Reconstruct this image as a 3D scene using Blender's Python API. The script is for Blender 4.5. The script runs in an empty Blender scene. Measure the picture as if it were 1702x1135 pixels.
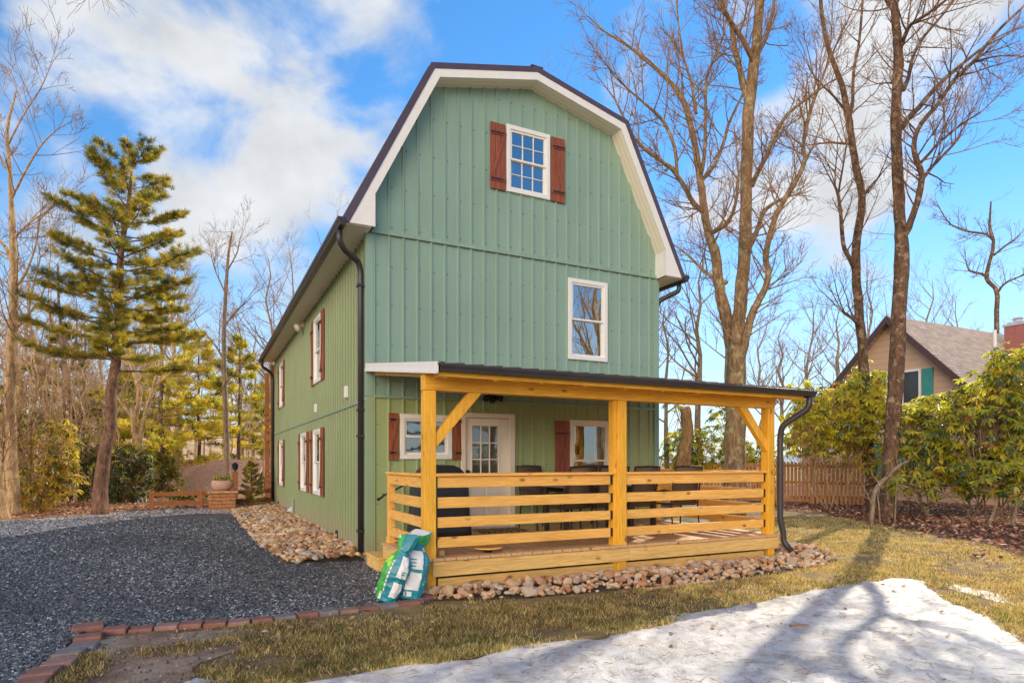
import bpy, bmesh, math, random
from math import sin, cos, pi, radians, sqrt
from mathutils import Vector, Matrix, noise as mnoise

rng = random.Random(7)
SC = bpy.context.scene
COL = SC.collection

# ------------------------------------------------------------------ camera model (also used to survey points)
FPX, HX, HY, YAW = 1043.0, 851.0, 768.0, radians(26.3)
CAM = Vector((-2.258, -6.80, 1.5))
RT = Vector((cos(YAW), -sin(YAW), 0)); FW = Vector((sin(YAW), cos(YAW), 0)); UP = Vector((0, 0, 1))

def at(x, y, d):
    "world point seen at photo pixel x,y at depth d"
    return CAM + (FW + RT * ((x - HX) / FPX) + UP * ((HY - y) / FPX)) * d

def gnd(x, y, z=0.0):
    r = FW + RT * ((x - HX) / FPX) + UP * ((HY - y) / FPX)
    return CAM + r * ((z - CAM.z) / r.z)

cd = bpy.data.cameras.new('camera'); cam = bpy.data.objects.new('camera', cd); COL.objects.link(cam)
cam.location = CAM; cam.rotation_euler = (pi / 2, 0, -YAW)
cd.sensor_width = 36; cd.lens = 36 * FPX / 1702; cd.shift_y = (HY - 567.5) / 1702
cd.clip_start = 0.05; cd.clip_end = 3000
SC.camera = cam
SC.view_settings.view_transform = 'Standard'; SC.view_settings.look = 'None'
SC.view_settings.exposure = 0; SC.view_settings.gamma = 1
try:
    SC.cycles.use_denoising = True
    SC.cycles.max_bounces = 10; SC.cycles.diffuse_bounces = 5; SC.cycles.transparent_max_bounces = 16
    SC.cycles.sample_clamp_indirect = 6
except Exception:
    pass

# ------------------------------------------------------------------ materials
class NT:
    def __init__(s, name):
        s.m = bpy.data.materials.new(name); s.m.use_nodes = True
        s.n = s.m.node_tree.nodes; s.l = s.m.node_tree.links
        s.b = s.n['Principled BSDF']; s.out = s.n['Material Output']
    def N(s, t, **kw):
        n = s.n.new(t)
        for k, v in kw.items():
            if k in n.inputs: n.inputs[k].default_value = v
            else: setattr(n, k, v)
        return n
    def L(s, a, b): s.l.new(a, b)
    def coord(s, scale=(1, 1, 1), kind='Object'):
        tc = s.N('ShaderNodeTexCoord'); mp = s.N('ShaderNodeMapping')
        mp.inputs['Scale'].default_value = scale
        s.L(tc.outputs[kind], mp.inputs['Vector']); return mp.outputs['Vector']
    def noise(s, vec, scale, detail=4, rough=.55, dist=0):
        n = s.N('ShaderNodeTexNoise'); n.inputs['Scale'].default_value = scale
        n.inputs['Detail'].default_value = detail; n.inputs['Roughness'].default_value = rough
        n.inputs['Distortion'].default_value = dist
        s.L(vec, n.inputs['Vector']); return n.outputs['Fac']
    def ramp(s, fac, stops, mode='LINEAR'):
        r = s.N('ShaderNodeValToRGB'); e = r.color_ramp.elements; r.color_ramp.interpolation = mode
        while len(e) < len(stops): e.new(0.5)
        for i, (p, c) in enumerate(stops):
            e[i].position = p; e[i].color = (*c, 1) if len(c) == 3 else c
        s.L(fac, r.inputs['Fac']); return r.outputs['Color']
    def mix(s, fac, a, b, mode='MIX'):
        m = s.N('ShaderNodeMix'); m.data_type = 'RGBA'; m.blend_type = mode
        if isinstance(fac, (int, float)): m.inputs[0].default_value = fac
        else: s.L(fac, m.inputs[0])
        for v, i in ((a, 6), (b, 7)):
            if isinstance(v, tuple): m.inputs[i].default_value = (*v, 1)
            else: s.L(v, m.inputs[i])
        return m.outputs[2]
    def bump(s, h, strength=.3, dist=.01):
        b = s.N('ShaderNodeBump'); b.inputs['Strength'].default_value = strength; b.inputs['Distance'].default_value = dist
        s.L(h, b.inputs['Height']); s.L(b.outputs['Normal'], s.b.inputs['Normal'])
    def base(s, c):
        if isinstance(c, tuple): s.b.inputs['Base Color'].default_value = (*c, 1)
        else: s.L(c, s.b.inputs['Base Color'])
    def rough(s, r): s.b.inputs['Roughness'].default_value = r

def plain(name, c, rough=.5, metal=0, var=.12, scale=6, bump=0):
    t = NT(name); v = t.coord()
    f = t.noise(v, scale, 4)
    lo = tuple(x * (1 - var) for x in c); hi = tuple(min(1, x * (1 + var)) for x in c)
    t.base(t.ramp(f, [(.3, lo), (.7, hi)])); t.rough(rough); t.b.inputs['Metallic'].default_value = metal
    if bump: t.bump(t.noise(v, scale * 12, 3), bump, .01)
    return t.m

def wood(name, axis, dark, mid, light, knot=(.26, .095, .03), rough=.6, knots=True):
    t = NT(name)
    oi = t.N('ShaderNodeObjectInfo')
    tc = t.N('ShaderNodeTexCoord')
    add = t.N('ShaderNodeVectorMath', operation='ADD'); sc = t.N('ShaderNodeVectorMath', operation='SCALE')
    cmb = t.N('ShaderNodeCombineXYZ')
    for i in range(3): t.L(oi.outputs['Random'], cmb.inputs[i])
    t.L(cmb.outputs[0], sc.inputs[0]); sc.inputs['Scale'].default_value = 37
    t.L(tc.outputs['Object'], add.inputs[0]); t.L(sc.outputs[0], add.inputs[1])
    def mp(along, across):
        m = t.N('ShaderNodeMapping'); s = [across] * 3; s['XYZ'.index(axis)] = along
        m.inputs['Scale'].default_value = s; t.L(add.outputs[0], m.inputs['Vector']); return m.outputs[0]
    g = t.noise(mp(1.2, 14), 2.2, 6, .62, 1.6)
    fine = t.noise(mp(3, 90), 1.5, 2, .5)
    c = t.ramp(g, [(.28, dark), (.5, mid), (.72, light)])
    c = t.mix(.35, c, t.ramp(fine, [(.35, (.55, .55, .55)), (.65, (1.1, 1.1, 1.1))]), 'MULTIPLY')
    blot = t.noise(mp(.9, 2.0), 1.3, 3)
    c = t.mix(.5, c, t.ramp(blot, [(.3, (.72, .70, .66)), (.7, (1.12, 1.1, 1.06))]), 'MULTIPLY')
    if knots:
        v = t.N('ShaderNodeTexVoronoi'); v.inputs['Scale'].default_value = 1.0; v.inputs['Randomness'].default_value = 1
        t.L(mp(4.5, 9.0), v.inputs['Vector'])
        k = t.ramp(v.outputs['Distance'], [(.09, (.95, .95, .95)), (.15, (.5, .5, .5)), (.27, (0, 0, 0))])
        sep = t.N('ShaderNodeSeparateColor'); t.L(k, sep.inputs[0])
        gate = t.N('ShaderNodeSeparateColor'); t.L(v.outputs['Color'], gate.inputs[0])
        gt = t.N('ShaderNodeMath', operation='GREATER_THAN'); t.L(gate.outputs[0], gt.inputs[0]); gt.inputs[1].default_value = .66
        mu = t.N('ShaderNodeMath', operation='MULTIPLY'); t.L(sep.outputs[0], mu.inputs[0]); t.L(gt.outputs[0], mu.inputs[1])
        c = t.mix(mu.outputs[0], c, knot)
    t.base(c); t.rough(rough); t.bump(fine, .12, .004)
    return t.m

def pine_boards(tag_, dark, mid, light, **k):
    return {a: wood('%s_%s' % (tag_, a), a, dark, mid, light, **k) for a in 'XYZ'}

M_POST = pine_boards('pine_post', (.76, .35, .016), (.92, .47, .035), (.97, .58, .08))
M_RAIL = pine_boards('pine_rail', (.82, .38, .06), (.96, .51, .11), (.97, .62, .20))
M_RIM = pine_boards('pine_rim', (.66, .38, .10), (.84, .53, .17), (.92, .64, .25))
M_DECK = wood('deck_board', 'Y', (.55, .32, .15), (.72, .44, .21), (.80, .54, .29))
M_SHUT = {a: wood('shutter_%s' % a, a, (.19, .045, .018), (.29, .078, .03), (.36, .11, .045), rough=.5, knots=False) for a in 'XYZ'}
M_FENCE = wood('cedar_fence', 'Z', (.40, .14, .045), (.64, .28, .10), (.80, .44, .19), knots=False)
M_REDW = wood('stained_wood', 'X', (.30, .10, .03), (.42, .16, .05), (.50, .22, .08), knots=False)
M_REDZ = wood('stained_wood_up', 'Z', (.30, .10, .03), (.42, .16, .05), (.50, .22, .08), knots=False)

def metal_paint(name, c):
    t = NT(name); v = t.coord()
    a = t.noise(v, .7, 5, .6); b = t.noise(t.coord((6, 6, .7)), 2, 4)
    col = t.ramp(a, [(.3, tuple(x * .93 for x in c)), (.7, tuple(x * 1.06 for x in c))])
    col = t.mix(.5, col, t.ramp(b, [(.3, (.9, .9, .9)), (.7, (1.05, 1.05, 1.05))]), 'MULTIPLY')
    sp = t.N('ShaderNodeSeparateXYZ'); t.L(v, sp.inputs[0]); ad = t.N('ShaderNodeMath', operation='MULTIPLY_ADD'); t.L(t.noise(t.coord((3, 3, 1)), 2.0, 4), ad.inputs[0]); ad.inputs[1].default_value = -.55; t.L(sp.outputs[2], ad.inputs[2])
    dz = t.ramp(ad.outputs[0], [(.0, (.55, .55, .55)), (.28, (0, 0, 0))]); col = t.mix(dz, col, (.30, .24, .17))
    t.base(col); t.rough(.42); t.bump(t.noise(t.coord((3, 3, 1)), 2.5, 2), .10, .02)
    t.b.inputs['Specular IOR Level'].default_value = .35
    return t.m
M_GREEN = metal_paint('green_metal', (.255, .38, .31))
M_GSIDE_BOUNCE = metal_paint('green_metal_side_bounce', (.225, .28, .14))  # same wall green, yellowed to hold the warm bounce light on this side
M_GPORCH_BOUNCE = metal_paint('green_metal_porch_bounce', (.32, .40, .19))  # same wall green, with warm bounce off the porch timber tinted in
M_TRIMG = plain('green_trim', (.25, .37, .28), .4)
M_WHITE = plain('white_vinyl', (.80, .79, .76), .4, var=.03)
M_CREAM = plain('cream_trim', (.78, .70, .58), .5, var=.04)
M_DOORW = plain('door_white', (.80, .74, .64), .45, var=.04)
M_DARK = plain('dark_bronze', (.038, .032, .034), .35, var=.15)
M_RAKE = plain('rake_metal', (.085, .06, .085), .35, var=.12)
M_ROOF = plain('roof_metal', (.11, .075, .06), .35, metal=.2)
M_GREYM = plain('grey_flashing', (.55, .54, .55), .35, metal=.3)
M_BLACK = plain('black_iron', (.012, .012, .013), .45)
M_INT = plain('interior_wall', (.16, .13, .10), .9)
M_CURT = plain('curtain', (.72, .62, .45), .9, var=.15, scale=3)
M_BLIND = plain('blind', (.33, .33, .31), .8, var=.1)

def soffit():
    t = NT('soffit_vinyl'); v = t.coord()
    w = t.N('ShaderNodeTexWave'); w.bands_direction = 'Y'; w.wave_profile = 'SAW'; w.inputs['Scale'].default_value = 3.2
    t.L(v, w.inputs['Vector'])
    t.base(t.ramp(w.outputs['Fac'], [(0, (.48, .40, .29)), (.10, (.86, .78, .64)), (1, (.92, .85, .72))]))
    t.rough(.5); return t.m
M_SOFF = soffit()

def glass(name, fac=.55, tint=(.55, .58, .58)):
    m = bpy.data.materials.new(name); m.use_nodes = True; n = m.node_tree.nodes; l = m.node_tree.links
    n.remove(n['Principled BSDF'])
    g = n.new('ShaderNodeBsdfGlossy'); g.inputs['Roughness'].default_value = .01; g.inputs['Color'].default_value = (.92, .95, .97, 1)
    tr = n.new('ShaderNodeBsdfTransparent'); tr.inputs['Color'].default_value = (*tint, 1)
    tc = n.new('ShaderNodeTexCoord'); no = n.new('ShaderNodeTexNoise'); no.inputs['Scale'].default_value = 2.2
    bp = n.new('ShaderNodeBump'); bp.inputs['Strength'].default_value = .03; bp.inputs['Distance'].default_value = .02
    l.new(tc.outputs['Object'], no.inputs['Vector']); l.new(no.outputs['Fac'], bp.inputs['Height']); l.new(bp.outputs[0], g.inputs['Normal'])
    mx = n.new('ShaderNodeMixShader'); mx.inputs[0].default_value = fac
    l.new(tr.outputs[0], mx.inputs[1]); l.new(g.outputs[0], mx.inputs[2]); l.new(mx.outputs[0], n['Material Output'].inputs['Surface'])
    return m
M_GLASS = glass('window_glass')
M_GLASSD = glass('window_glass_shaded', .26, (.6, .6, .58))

def ground_mat():
    t = NT('lawn_soil'); v = t.coord()
    a = t.noise(v, .55, 6, .6, .4); b = t.noise(v, 3.2, 6, .65); c = t.noise(v, 38, 4, .7)
    soil = t.ramp(b, [(.30, (.10, .055, .032)), (.5, (.19, .115, .06)), (.68, (.36, .25, .14))])
    grass = t.ramp(b, [(.3, (.17, .115, .04)), (.55, (.36, .25, .085)), (.75, (.58, .41, .16))])
    col = t.mix(t.ramp(a, [(.40, (0, 0, 0)), (.56, (1, 1, 1))]), soil, grass)
    col = t.mix(.55, col, t.ramp(c, [(.3, (.5, .48, .45)), (.7, (1.25, 1.22, 1.15))]), 'MULTIPLY')
    t.base(col); t.rough(.95); t.bump(c, .7, .03)
    return t.m
M_GROUND = ground_mat()

def bare_soil():
    t = NT('bare_soil'); v = t.coord()
    a = t.noise(v, 1.6, 6, .65); c = t.noise(v, 45, 4, .7)
    col = t.ramp(a, [(.32, (.15, .085, .05)), (.45, (.27, .175, .11)), (.58, (.46, .34, .25)), (.70, (.60, .50, .42))])
    col = t.mix(.5, col, t.ramp(c, [(.3, (.6, .58, .55)), (.7, (1.15, 1.12, 1.1))]), 'MULTIPLY')
    t.base(col); t.rough(.95); t.bump(c, 1.0, .03); return t.m
M_SOIL = bare_soil()

def gravel_sheet():
    t = NT('gravel_bed'); v = t.coord()
    vo = t.N('ShaderNodeTexVoronoi'); vo.inputs['Scale'].default_value = 30; t.L(v, vo.inputs['Vector'])
    a = t.noise(v, .8, 4)
    col = t.ramp(vo.outputs['Color'], [(.1, (.04, .04, .042)), (.5, (.10, .10, .105)), (.85, (.20, .205, .21)), (1, (.38, .39, .40))])
    col = t.mix(.5, col, t.ramp(a, [(.35, (.6, .6, .6)), (.65, (1.3, 1.3, 1.35))]), 'MULTIPLY')
    t.base(col); t.rough(.6); t.bump(vo.outputs['Distance'], 1.0, .03); return t.m
M_GRAVEL = gravel_sheet()
M_STONE = [plain('gravel_stone_%s' % n, c, .45, var=.25, scale=40) for n, c in
           (('black', (.055, .055, .057)), ('slate', (.14, .142, .148)), ('grey', (.22, .225, .235)), ('pale', (.50, .52, .54)), ('rust', (.13, .075, .05)))]

def rock_mat():
    t = NT('river_rock'); oi = t.N('ShaderNodeObjectInfo'); v = t.coord()
    col = t.ramp(oi.outputs['Random'], [(0, (.42, .21, .10)), (.25, (.58, .37, .21)), (.45, (.70, .50, .32)), (.62, (.48, .20, .09)), (.78, (.68, .52, .37)), (.90, (.40, .34, .30)), (1, (.62, .40, .23))])
    a = t.noise(v, 14, 5, .65)
    col = t.mix(.6, col, t.ramp(a, [(.3, (.6, .58, .55)), (.7, (1.2, 1.18, 1.15))]), 'MULTIPLY')
    t.base(col); t.rough(.75); t.bump(t.noise(v, 45, 4), .5, .01); return t.m
M_ROCK = rock_mat()
M_ROCKS = [plain('bank_rock_%s' % n, c, .75, var=.35, scale=18, bump=.4) for n, c in
           (('tan', (.52, .30, .15)), ('rust', (.42, .19, .085)), ('buff', (.62, .42, .24)), ('brown', (.30, .16, .08)), ('grey', (.40, .33, .28)), ('pale', (.64, .52, .40)))]

def paver_mat(name, c):
    t = NT(name); v = t.coord()
    a = t.noise(v, 7, 5, .6); b = t.noise(v, 60, 3)
    col = t.ramp(a, [(.3, tuple(x * .65 for x in c)), (.7, tuple(x * 1.2 for x in c))])
    t.base(col); t.rough(.85); t.bump(b, .4, .01); return t.m
M_PAVR = paver_mat('red_paver', (.30, .135, .095))
M_PAVG = paver_mat('grey_paver', (.24, .20, .185))
M_PAVP = paver_mat('pink_paver', (.36, .20, .155))

def snow_mat():
    t = NT('snow'); v = t.coord()
    a = t.noise(v, 1.3, 6, .65); b = t.noise(v, 11, 6, .7); c = t.noise(v, 60, 3)
    col = t.ramp(b, [(.30, (.28, .255, .23)), (.44, (.53, .51, .49)), (.6, (.64, .635, .645))])
    col = t.mix(.6, col, t.ramp(a, [(.34, (.55, .50, .45)), (.52, (1, .99, .97))]), 'MULTIPLY')
    t.base(col); t.rough(.55); t.b.inputs['Subsurface Weight'].default_value = .0
    m = t.N('ShaderNodeMath', operation='ADD'); t.L(b, m.inputs[0]); t.L(c, m.inputs[1])
    t.bump(m.outputs[0], .45, .03); return t.m
M_SNOW = snow_mat()

def bark(name, dark, light, lichen=None, stretch=.35, scale=9):
    t = NT(name); v = t.coord((1, 1, stretch))
    a = t.noise(v, scale, 7, .68, .5); b = t.noise(t.coord(), 5, 5, .65)
    col = t.ramp(a, [(.33, dark), (.62, light)])
    if lichen:
        col = t.mix(t.ramp(b, [(.54, (0, 0, 0)), (.60, (.85, .85, .85))]), col, lichen)
    t.base(t.mix(.6, col, t.ramp(t.noise(t.coord((1, 1, .25)), 38, 3, .6), [(.35, (.5, .5, .5)), (.65, (1.3, 1.3, 1.3))]), 'MULTIPLY')); t.rough(.9); t.bump(a, 1.0, .09); return t.m
M_BARK = bark('oak_bark', (.14, .085, .045), (.46, .29, .155), (.48, .41, .22))
M_BARKD = bark('dark_bark', (.065, .036, .024), (.23, .13, .078), (.42, .30, .19), .5)
M_BARKP = bark('pine_bark', (.10, .052, .036), (.34, .185, .12))
M_BARKL = bark('pale_bark', (.32, .19, .09), (.72, .49, .26))
M_BARKG = bark('grey_bark', (.18, .125, .08), (.46, .33, .215))
M_TWIG = plain('twig', (.28, .16, .085), .85, var=.25)
M_TWIGL = plain('pale_twig', (.42, .27, .145), .85, var=.25)

def leaf(name, c, trans, rough=.4, tw=.5):
    m = bpy.data.materials.new(name); m.use_nodes = True; n = m.node_tree.nodes; l = m.node_tree.links
    b = n['Principled BSDF']; b.inputs['Roughness'].default_value = rough
    tc = n.new('ShaderNodeTexCoord'); no = n.new('ShaderNodeTexNoise'); no.inputs['Scale'].default_value = 5; no.inputs['Detail'].default_value = 4
    l.new(tc.outputs['Object'], no.inputs['Vector'])
    r = n.new('ShaderNodeValToRGB'); l.new(no.outputs['Fac'], r.inputs['Fac'])
    r.color_ramp.elements[0].position = .3; r.color_ramp.elements[1].position = .7
    r.color_ramp.elements[0].color = (*[x * .6 for x in c], 1); r.color_ramp.elements[1].color = (*[min(1, x * 1.4) for x in c], 1)
    l.new(r.outputs['Color'], b.inputs['Base Color'])
    t = n.new('ShaderNodeBsdfTranslucent'); t.inputs['Color'].default_value = (*trans, 1)
    mx = n.new('ShaderNodeMixShader'); mx.inputs[0].default_value = tw
    l.new(b.outputs[0], mx.inputs[1]); l.new(t.outputs[0], mx.inputs[2]); l.new(mx.outputs[0], n['Material Output'].inputs['Surface'])
    return m
M_RH = [leaf('rhodo_green', (.24, .29, .05), (.95, .90, .07), .28, .55), leaf('rhodo_olive', (.62, .52, .045), (1.0, .88, .08), .30, .6),
        leaf('rhodo_dark', (.06, .10, .05), (.18, .24, .03), .22, .3), leaf('rhodo_rust', (.25, .11, .03), (.6, .28, .03))]
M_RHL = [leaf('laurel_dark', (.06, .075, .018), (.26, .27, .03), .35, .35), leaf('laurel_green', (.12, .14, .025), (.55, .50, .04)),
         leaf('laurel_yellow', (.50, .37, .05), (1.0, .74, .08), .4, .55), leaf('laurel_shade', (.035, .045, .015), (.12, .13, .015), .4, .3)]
M_ND = [leaf('needle_green', (.17, .175, .028), (.45, .42, .04), .5, .4), leaf('needle_yellow', (.52, .42, .05), (.9, .68, .07), .5, .45),
        leaf('needle_dark', (.07, .095, .03), (.16, .19, .03), .5, .3)]
M_NDY = [leaf('sapling_green', (.30, .31, .035), (.75, .70, .06), .5, .45), leaf('sapling_yellow', (.66, .54, .06), (1.0, .82, .10), .5, .5),
         leaf('sapling_dark', (.05, .075, .025), (.12, .16, .02), .5, .3)]
M_LITTER = [leaf('litter_rust', (.40, .16, .08), (.5, .2, .08), .8, .2), leaf('litter_brown', (.15, .065, .04), (.2, .09, .04), .8, .2),
            leaf('litter_pale', (.66, .44, .30), (.6, .36, .18), .8, .2)]
M_GRASS = [leaf('grass_straw', (.84, .60, .26), (.85, .60, .2), .8, .35), leaf('grass_olive', (.50, .36, .10), (.6, .44, .09), .7, .4),
           leaf('grass_green', (.12, .15, .03), (.30, .34, .03), .6, .4)]

# ------------------------------------------------------------------ mesh helpers
ORG = {}
class MB:
    def __init__(s): s.v = []; s.f = []; s.mi = []
    def vert(s, p): s.v.append(tuple(p)); return len(s.v) - 1
    def face(s, ids, mi=0): s.f.append(tuple(ids)); s.mi.append(mi)
    def poly(s, pts, mi=0):
        b = len(s.v); s.v += [tuple(p) for p in pts]; s.f.append(tuple(range(b, b + len(pts)))); s.mi.append(mi)
    def box(s, x0, x1, y0, y1, z0, z1, mi=0, mat=None):
        if x0 > x1: x0, x1 = x1, x0
        if y0 > y1: y0, y1 = y1, y0
        if z0 > z1: z0, z1 = z1, z0
        b = len(s.v)
        p = [(x0, y0, z0), (x1, y0, z0), (x1, y1, z0), (x0, y1, z0), (x0, y0, z1), (x1, y0, z1), (x1, y1, z1), (x0, y1, z1)]
        if mat is not None: p = [tuple(mat @ Vector(q)) for q in p]
        s.v += p
        for q in ((0, 3, 2, 1), (4, 5, 6, 7), (0, 1, 5, 4), (1, 2, 6, 5), (2, 3, 7, 6), (3, 0, 4, 7)):
            s.f.append(tuple(b + i for i in q)); s.mi.append(mi)
    def beam(s, a, b, w, h, mi=0, up=Vector((0, 0, 1))):
        a = Vector(a); b = Vector(b); d = b - a; L = d.length; d = d.normalized()
        u = up - d * up.dot(d)
        if u.length < 1e-4: u = Vector((0, 1, 0)) - d * d.y
        u.normalize(); r = d.cross(u)
        m = Matrix((r, d, u)).transposed().to_4x4(); m.translation = a
        s.box(-w / 2, w / 2, 0, L, -h / 2, h / 2, mi, m)
    def prism(s, pts, ext, mi=0):
        ext = Vector(ext); n = len(pts); b = len(s.v)
        s.v += [tuple(p) for p in pts] + [tuple(Vector(p) + ext) for p in pts]
        s.face(range(b, b + n), mi); s.face(reversed(range(b + n, b + 2 * n)), mi)
        for i in range(n):
            j = (i + 1) % n; s.face((b + j, b + i, b + n + i, b + n + j), mi)
    def tube(s, pts, rads, n=6, mi=0, cap=True, wob=0):
        pts = [Vector(p) for p in pts]; k = len(pts)
        t0 = (pts[1] - pts[0]).normalized()
        u = t0.orthogonal().normalized(); base = len(s.v)
        for i in range(k):
            t = (pts[min(i + 1, k - 1)] - pts[max(i - 1, 0)])
            t = t.normalized() if t.length > 1e-7 else t0
            u = (u - t * u.dot(t))
            u = u.normalized() if u.length > 1e-6 else t.orthogonal().normalized()
            w = t.cross(u)
            for j in range(n):
                a = 2 * pi * j / n
                r = rads[i] * (1 + (wob * mnoise.noise(pts[i] * 1.7 + Vector((j * 1.3, 0, 0))) if wob else 0))
                s.v.append(tuple(pts[i] + (u * cos(a) + w * sin(a)) * r))
        for i in range(k - 1):
            for j in range(n):
                j2 = (j + 1) % n
                s.f.append((base + i * n + j, base + i * n + j2, base + (i + 1) * n + j2, base + (i + 1) * n + j)); s.mi.append(mi)
        if cap:
            s.face(tuple(base + j for j in reversed(range(n))), mi)
            s.face(tuple(base + (k - 1) * n + j for j in range(n)), mi)
    def lathe(s, prof, c, n=20, mi=0):
        b = len(s.v); c = Vector(c)
        for r, z in prof:
            for j in range(n):
                a = 2 * pi * j / n; s.v.append((c.x + r * cos(a), c.y + r * sin(a), c.z + z))
        for i in range(len(prof) - 1):
            for j in range(n):
                j2 = (j + 1) % n; s.face((b + i * n + j, b + i * n + j2, b + (i + 1) * n + j2, b + (i + 1) * n + j), mi)
        s.face(tuple(b + j for j in reversed(range(n))), mi)
        s.face(tuple(b + (len(prof) - 1) * n + j for j in range(n)), mi)
    def build(s, name, mats, parent=None, smooth=False, bevel=0, origin=None):
        o0 = ORG.get(parent.name, Vector((0, 0, 0))) if parent else (Vector(origin) if origin is not None else Vector((0, 0, 0)))
        me = bpy.data.meshes.new(name)
        me.from_pydata([(a - o0.x, b - o0.y, c - o0.z) for a, b, c in s.v], [], s.f)
        mats = mats if isinstance(mats, (list, tuple)) else [mats]
        for m in mats: me.materials.append(m)
        if len(mats) > 1: me.polygons.foreach_set('material_index', s.mi)
        if smooth: me.polygons.foreach_set('use_smooth', [True] * len(s.f))
        me.update()
        o = bpy.data.objects.new(name, me); COL.objects.link(o)
        if parent: o.parent = parent
        else: o.location = o0
        ORG[o.name] = o0
        if bevel:
            md = o.modifiers.new('bevel', 'BEVEL'); md.width = bevel; md.segments = 2; md.limit_method = 'ANGLE'
        return o

def tag(o, label=None, cat=None, group=None, kind=None):
    if label: o['label'] = label
    if cat: o['category'] = cat
    if group: o['group'] = group
    if kind: o['kind'] = kind
    return o

def thing(name, loc, label, cat, group=None):
    o = bpy.data.objects.new(name, None); COL.objects.link(o); o.location = loc; o.empty_display_size = .2
    ORG[o.name] = Vector(loc); return tag(o, label, cat, group)

def copy_tree(o, parent=None):
    c = o.copy(); COL.objects.link(c); c.parent = parent
    ORG[c.name] = ORG.get(o.name, Vector((0, 0, 0)))
    for ch in list(o.children): copy_tree(ch, c)
    return c

# ------------------------------------------------------------------ world and sun
SUN_AZ = radians(29.0)          # direction towards the sun, measured from +X towards +Y
SUN_EL = radians(35.5)
w = bpy.data.worlds.new('World'); SC.world = w; w.use_nodes = True
n = w.node_tree.nodes; l = w.node_tree.links
bg = n['Background']; bg.inputs['Strength'].default_value = .125
sky = n.new('ShaderNodeTexSky'); sky.sky_type = 'NISHITA'; sky.sun_disc = False
sky.sun_elevation = SUN_EL; sky.sun_rotation = pi / 2 - SUN_AZ
sky.air_density = 1.0; sky.dust_density = .0; sky.ozone_density = 2.2; sky.altitude = 900
hs = n.new('ShaderNodeHueSaturation'); hs.inputs['Saturation'].default_value = 1.26; hs.inputs['Value'].default_value = 1.74; hs.inputs['Hue'].default_value = .497
l.new(sky.outputs[0], hs.inputs['Color'])
tc = n.new('ShaderNodeTexCoord')
def W(t, **k):
    x = n.new(t)
    for a, b in k.items(): setattr(x, a, b)
    return x
mp = W('ShaderNodeMapping'); mp.inputs['Scale'].default_value = (1, 1, 1.35); mp.inputs['Location'].default_value = (3.1, 1.7, .4)
l.new(tc.outputs['Generated'], mp.inputs['Vector'])
no = W('ShaderNodeTexNoise'); no.inputs['Scale'].default_value = 5.2; no.inputs['Detail'].default_value = 8; no.inputs['Roughness'].default_value = .54; no.inputs['Distortion'].default_value = .25
l.new(mp.outputs[0], no.inputs['Vector'])
n2 = W('ShaderNodeMath', operation='MULTIPLY_ADD'); l.new(no.outputs['Fac'], n2.inputs[0]); n2.inputs[1].default_value = 1.9; n2.inputs[2].default_value = -.45; acc = n2.outputs[0]
def dirpx(x, y): return (FW + RT * ((x - HX) / FPX) + UP * ((HY - y) / FPX)).normalized()
CL = [(215, 160, .17, .33), (430, 250, .13, .28), (570, -10, .12, .27), (1670, 60, .24, .36), (440, 400, .09, .26), (1320, 10, .20, .17),
      (1350, 640, .18, .16), (1290, 330, .14, .10), (1420, 290, .08, .12), (60, 480, .22, .05), (590, 210, .10, .22), (1180, 440, .10, .06), (1500, 470, .20, -.14), (130, 330, .10, -.08), (1300, 200, .10, -.08),
      (660, 330, .14, -.16), (330, 330, .10, -.10), (520, 110, .07, -.08), (1010, 130, .14, -.14), (1420, 190, .08, -.10), (545, 110, .06, -.10), (40, 40, .12, -.10), (1640, 330, .15, -.12), (380, 30, .05, -.06), (950, 30, .1, -.10)]
for (x, y, r, amp) in CL + [(None, None, .55, -.34)]:
    d = dirpx(x, y) if x is not None else Vector((.46, -.885, .47)).normalized()
    vd = W('ShaderNodeVectorMath', operation='DOT_PRODUCT'); vd.inputs[1].default_value = d
    nm = W('ShaderNodeVectorMath', operation='NORMALIZE'); l.new(tc.outputs['Generated'], nm.inputs[0]); l.new(nm.outputs[0], vd.inputs[0])
    mr = W('ShaderNodeMapRange'); mr.interpolation_type = 'SMOOTHSTEP'
    mr.inputs['From Min'].default_value = cos(r * 1.5); mr.inputs['From Max'].default_value = 1.0
    mr.inputs['To Min'].default_value = 0; mr.inputs['To Max'].default_value = amp
    l.new(vd.outputs['Value'], mr.inputs['Value'])
    ad = W('ShaderNodeMath', operation='ADD'); l.new(acc, ad.inputs[0]); l.new(mr.outputs[0], ad.inputs[1]); acc = ad.outputs[0]
mk = W('ShaderNodeMapRange'); mk.interpolation_type = 'SMOOTHSTEP'
mk.inputs['From Min'].default_value = .56; mk.inputs['From Max'].default_value = 1.0
l.new(acc, mk.inputs['Value'])
sepx = W('ShaderNodeSeparateXYZ'); l.new(tc.outputs['Generated'], sepx.inputs[0])
hz = W('ShaderNodeMapRange'); hz.interpolation_type = 'SMOOTHSTEP'
hz.inputs['From Min'].default_value = .0; hz.inputs['From Max'].default_value = .40; hz.inputs['To Min'].default_value = .78; hz.inputs['To Max'].default_value = 0
l.new(sepx.outputs['Z'], hz.inputs['Value'])
# horizon haze
hm = W('ShaderNodeMix', data_type='RGBA'); l.new(hz.outputs[0], hm.inputs[0]); l.new(hs.outputs[0], hm.inputs[6]); hm.inputs[7].default_value = (5.5, 6.7, 7.5, 1)
cm = W('ShaderNodeMix', data_type='RGBA'); l.new(mk.outputs[0], cm.inputs[0]); l.new(hm.outputs[2], cm.inputs[6]); cm.inputs[7].default_value = (7.6, 7.7, 7.9, 1)
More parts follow.
